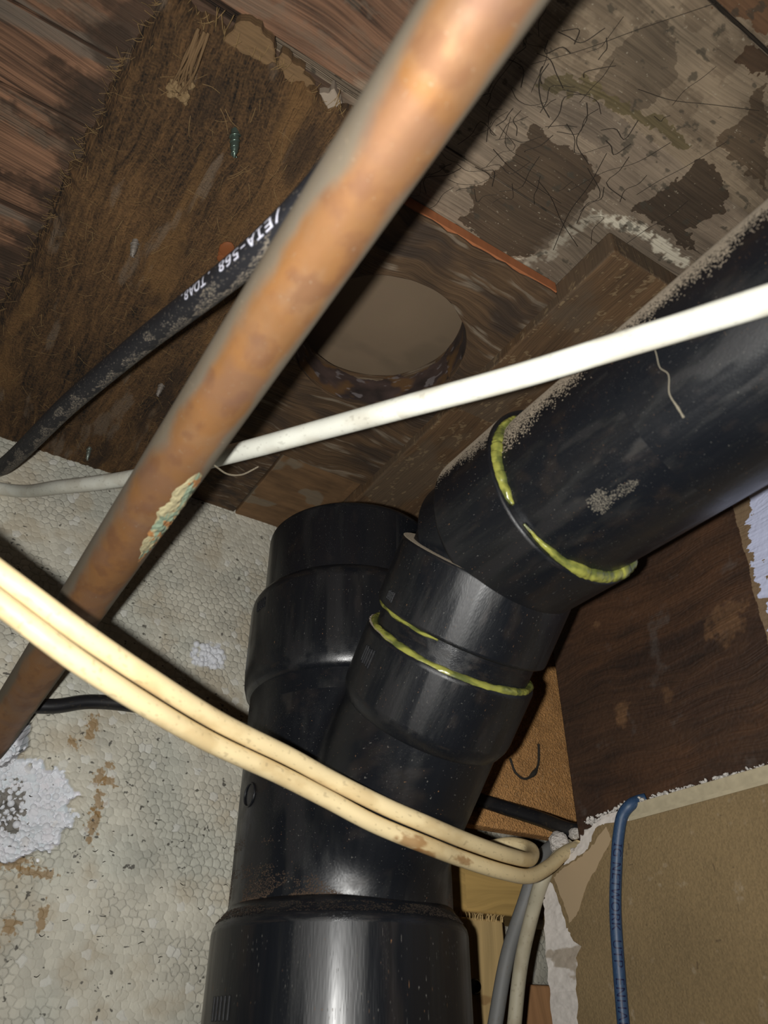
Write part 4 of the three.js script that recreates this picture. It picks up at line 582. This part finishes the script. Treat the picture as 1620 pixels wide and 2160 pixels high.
// printed cables
function printed(w, h, paint) { const c = document.createElement('canvas'); c.width = w; c.height = h; const x = c.getContext('2d'); paint(x, w, h); const t = new THREE.CanvasTexture(c); t.colorSpace = THREE.SRGBColorSpace; t.wrapS = t.wrapT = THREE.RepeatWrapping; return t; }
{
  // dusty black cable with white print; length of the map = 0.2 m
  const pts = [[-0.82,0.955,-0.5],[-0.3,0.954,-0.504],[-0.05,0.952,-0.505],[-0.008,0.934,-0.502],[0.0004,0.9134,-0.4705],[0.0210,0.8764,-0.3362],[0.0357,0.8528,-0.2523],[0.0447,0.8236,-0.1839],[0.0502,0.8131,-0.1501],[0.0540,0.8111,-0.1290],[0.0575,0.8126,-0.1081],[0.0603,0.8140,-0.0850],[0.0618,0.8143,-0.0635],[0.0624,0.8152,-0.0421],[0.064,0.825,0.15],[0.068,0.84,0.8]];
  const r = rng(91), eyeSide = new THREE.Vector3(-0.15, -0.73, 0.66).normalize();
  const tex = printed(2048, 128, (x, w, h) => {
    x.fillStyle = 'rgb(30,30,34)'; x.fillRect(0, 0, w, h);
    for (let i = 0; i < 170000; i++) { const u = r() * w, v = r() * h, k = fbm(u * 0.03, v * 0.06 + 3, 4), band = v / h < 0.45 + (k - 0.5) * 0.6 || v / h > 0.86 + (k - 0.5) * 0.3; if (r() > (band ? 0.62 : 0.035)) continue; const q = 0.4 + r() * 0.9, b = 0.75 + 0.25 * r(); x.fillStyle = `rgba(${150 * b},${138 * b},${120 * b},${0.25 + r() * 0.5})`; x.beginPath(); x.ellipse(u, v, q * 1.8, q * 0.8, 0, 0, 7); x.fill(); }
    x.fillStyle = 'rgb(214,214,228)'; x.font = 'bold 26px monospace'; x.textBaseline = 'middle'; x.save(); x.translate(1462, h * 0.63); x.scale(-1, 0.75); x.fillText('/EIA-568 .TOA8.', 0, 0); x.restore();
  });
  const bm = maps(1024, 64, (u, v, o) => { o[0] = 0; o[3] = fbm(u * 90, v * 6, 4); });
  single('printed_cable', scaleU(sweep(pts, 0.0053, { seg: 520, ring: 24, ref: eyeSide, fixed: true }), 0.62, 0.77), std({ map: tex, bumpMap: bm.bumpMap, bumpScale: 0.0004, roughness: 0.6 }), 'dusty black cable with white lettering passing behind the copper pipe', 'cable');
}
{
  const tex = printed(2048, 128, (x, w, h) => {
    const g = rng(14); x.fillStyle = 'rgb(40,64,94)'; x.fillRect(0, 0, w, h);
    for (let i = 0; i < 3000; i++) { x.fillStyle = `rgba(${70 + g() * 60},${85 + g() * 50},${95 + g() * 50},0.13)`; x.fillRect(g() * w, g() * h, 3 + g() * 20, 1 + g() * 3); }
    x.fillStyle = 'rgb(8,16,54)'; x.font = '52px sans-serif'; x.textBaseline = 'middle'; x.save(); x.translate(430, h * 0.5); x.scale(1.9, -0.82); x.fillText('IG NETWORK  UTP  ENHANCE', 0, 0); x.restore();
  });
  single('network_cable', scaleU(sweep([[0.341, 0.7082, -0.2785], [0.338, 0.7074, -0.2817], [0.3335, 0.7051, -0.283], [0.3318, 0.7011, -0.2876], [0.3315, 0.6921, -0.2924], [0.3315, 0.6769, -0.2976], [0.3315, 0.6578, -0.3027], [0.3315, 0.6312, -0.3064], [0.3315, 0.6082, -0.3088], [0.3315, 0.5762, -0.311]], 0.003, { seg: 160, ring: 20, ref: new THREE.Vector3(-0.9, -0.15, 0.45).normalize() }), 0.145), std({ map: tex, roughness: 0.5 }), 'blue network cable with dark lettering down the plasterboard', 'cable');
}

// ================================================================ COBWEBS AND THREADS
{
  const r = rng(8), g = [];
  const y = H + 0.3745;
  for (let i = 0; i < 70; i++) {                                 // dark root-like strands on the limewash beside the copper pipe
    const a = 0.125 + r() * 0.06 + (r() < 0.25 ? r() * 0.08 : 0), b = 0.085 + r() * 0.095, dir = r() * 6.28, len = 0.006 + r() * 0.022;
    g.push(sweep([0, 0.35, 0.7, 1].map((t, k) => [a + Math.cos(dir + t * (r() - 0.5)) * len * t, y - 0.0005 + (k % 2) * 0.0008 - r() * 0.0012, -b - Math.sin(dir + t * (r() - 0.5) * 1.4) * len * t]), 0.00009 + r() * 0.00012, { seg: 12, ring: 4, caps: false }));
  }
  for (const [a, b, l, d] of [[0.15, 0.11, 0.08, -0.9], [0.19, 0.15, 0.05, 0.4], [0.21, 0.12, 0.06, 1.3], [0.24, 0.13, 0.05, -1.2], [0.235, 0.1, 0.055, 2.1], [0.16, 0.15, 0.05, 0.1], [0.2, 0.09, 0.06, -0.4], [0.268, 0.115, 0.04, 1.8]]) g.push(sweep([0, 0.3, 0.6, 1].map((t) => [a + Math.cos(d) * l * t + (r() - 0.5) * 0.004, y - 0.001 - r() * 0.002, -b - Math.sin(d) * l * t + (r() - 0.5) * 0.004]), 0.00013, { seg: 30, ring: 4, caps: false }));
  stuffMesh('cobweb', mergeGeometries(g), std({ color: lin(0.035, 0.026, 0.017) }), 'dark cobweb strands on the limewashed boards', 'cobweb');
}
{
  const e = [SX + E0[0], E0[1], SZ + E0[2]], onPipe = (ang, z, k = 0.0395) => [e[0] + k * Math.cos(ang), e[1] + k * Math.sin(ang), e[2] + z];
  const A = Math.PI;
  single('dusty_thread', sweep([onPipe(A * 1.05, 0.1275), onPipe(A * 1.07, 0.1273), onPipe(A * 1.11, 0.1264), onPipe(A * 1.139, 0.1277), onPipe(A * 1.184, 0.1246), onPipe(A * 1.226, 0.1242), onPipe(A * 1.256, 0.1237)], (t) => 0.0002 + 0.0004 * sstep(0.45, 1, t) * fbm(t * 20, 2, 2), { seg: 60, ring: 6 }), std({ color: lin(0.17, 0.15, 0.11) }), 'dusty thread hanging on the black side pipe under the white cable', 'thread');
  single('fine_hair', sweep([[0.0616, 0.7633, -0.2044], [0.0678, 0.7646, -0.2081], [0.0737, 0.7681, -0.2101], [0.0795, 0.7741, -0.2101]], 0.00012, { seg: 40, ring: 4 }), std({ color: lin(0.4, 0.34, 0.24) }), 'fine pale hair curling off the copper pipe beside the white cable', 'hair');
}
renderer.render(scene, camera);
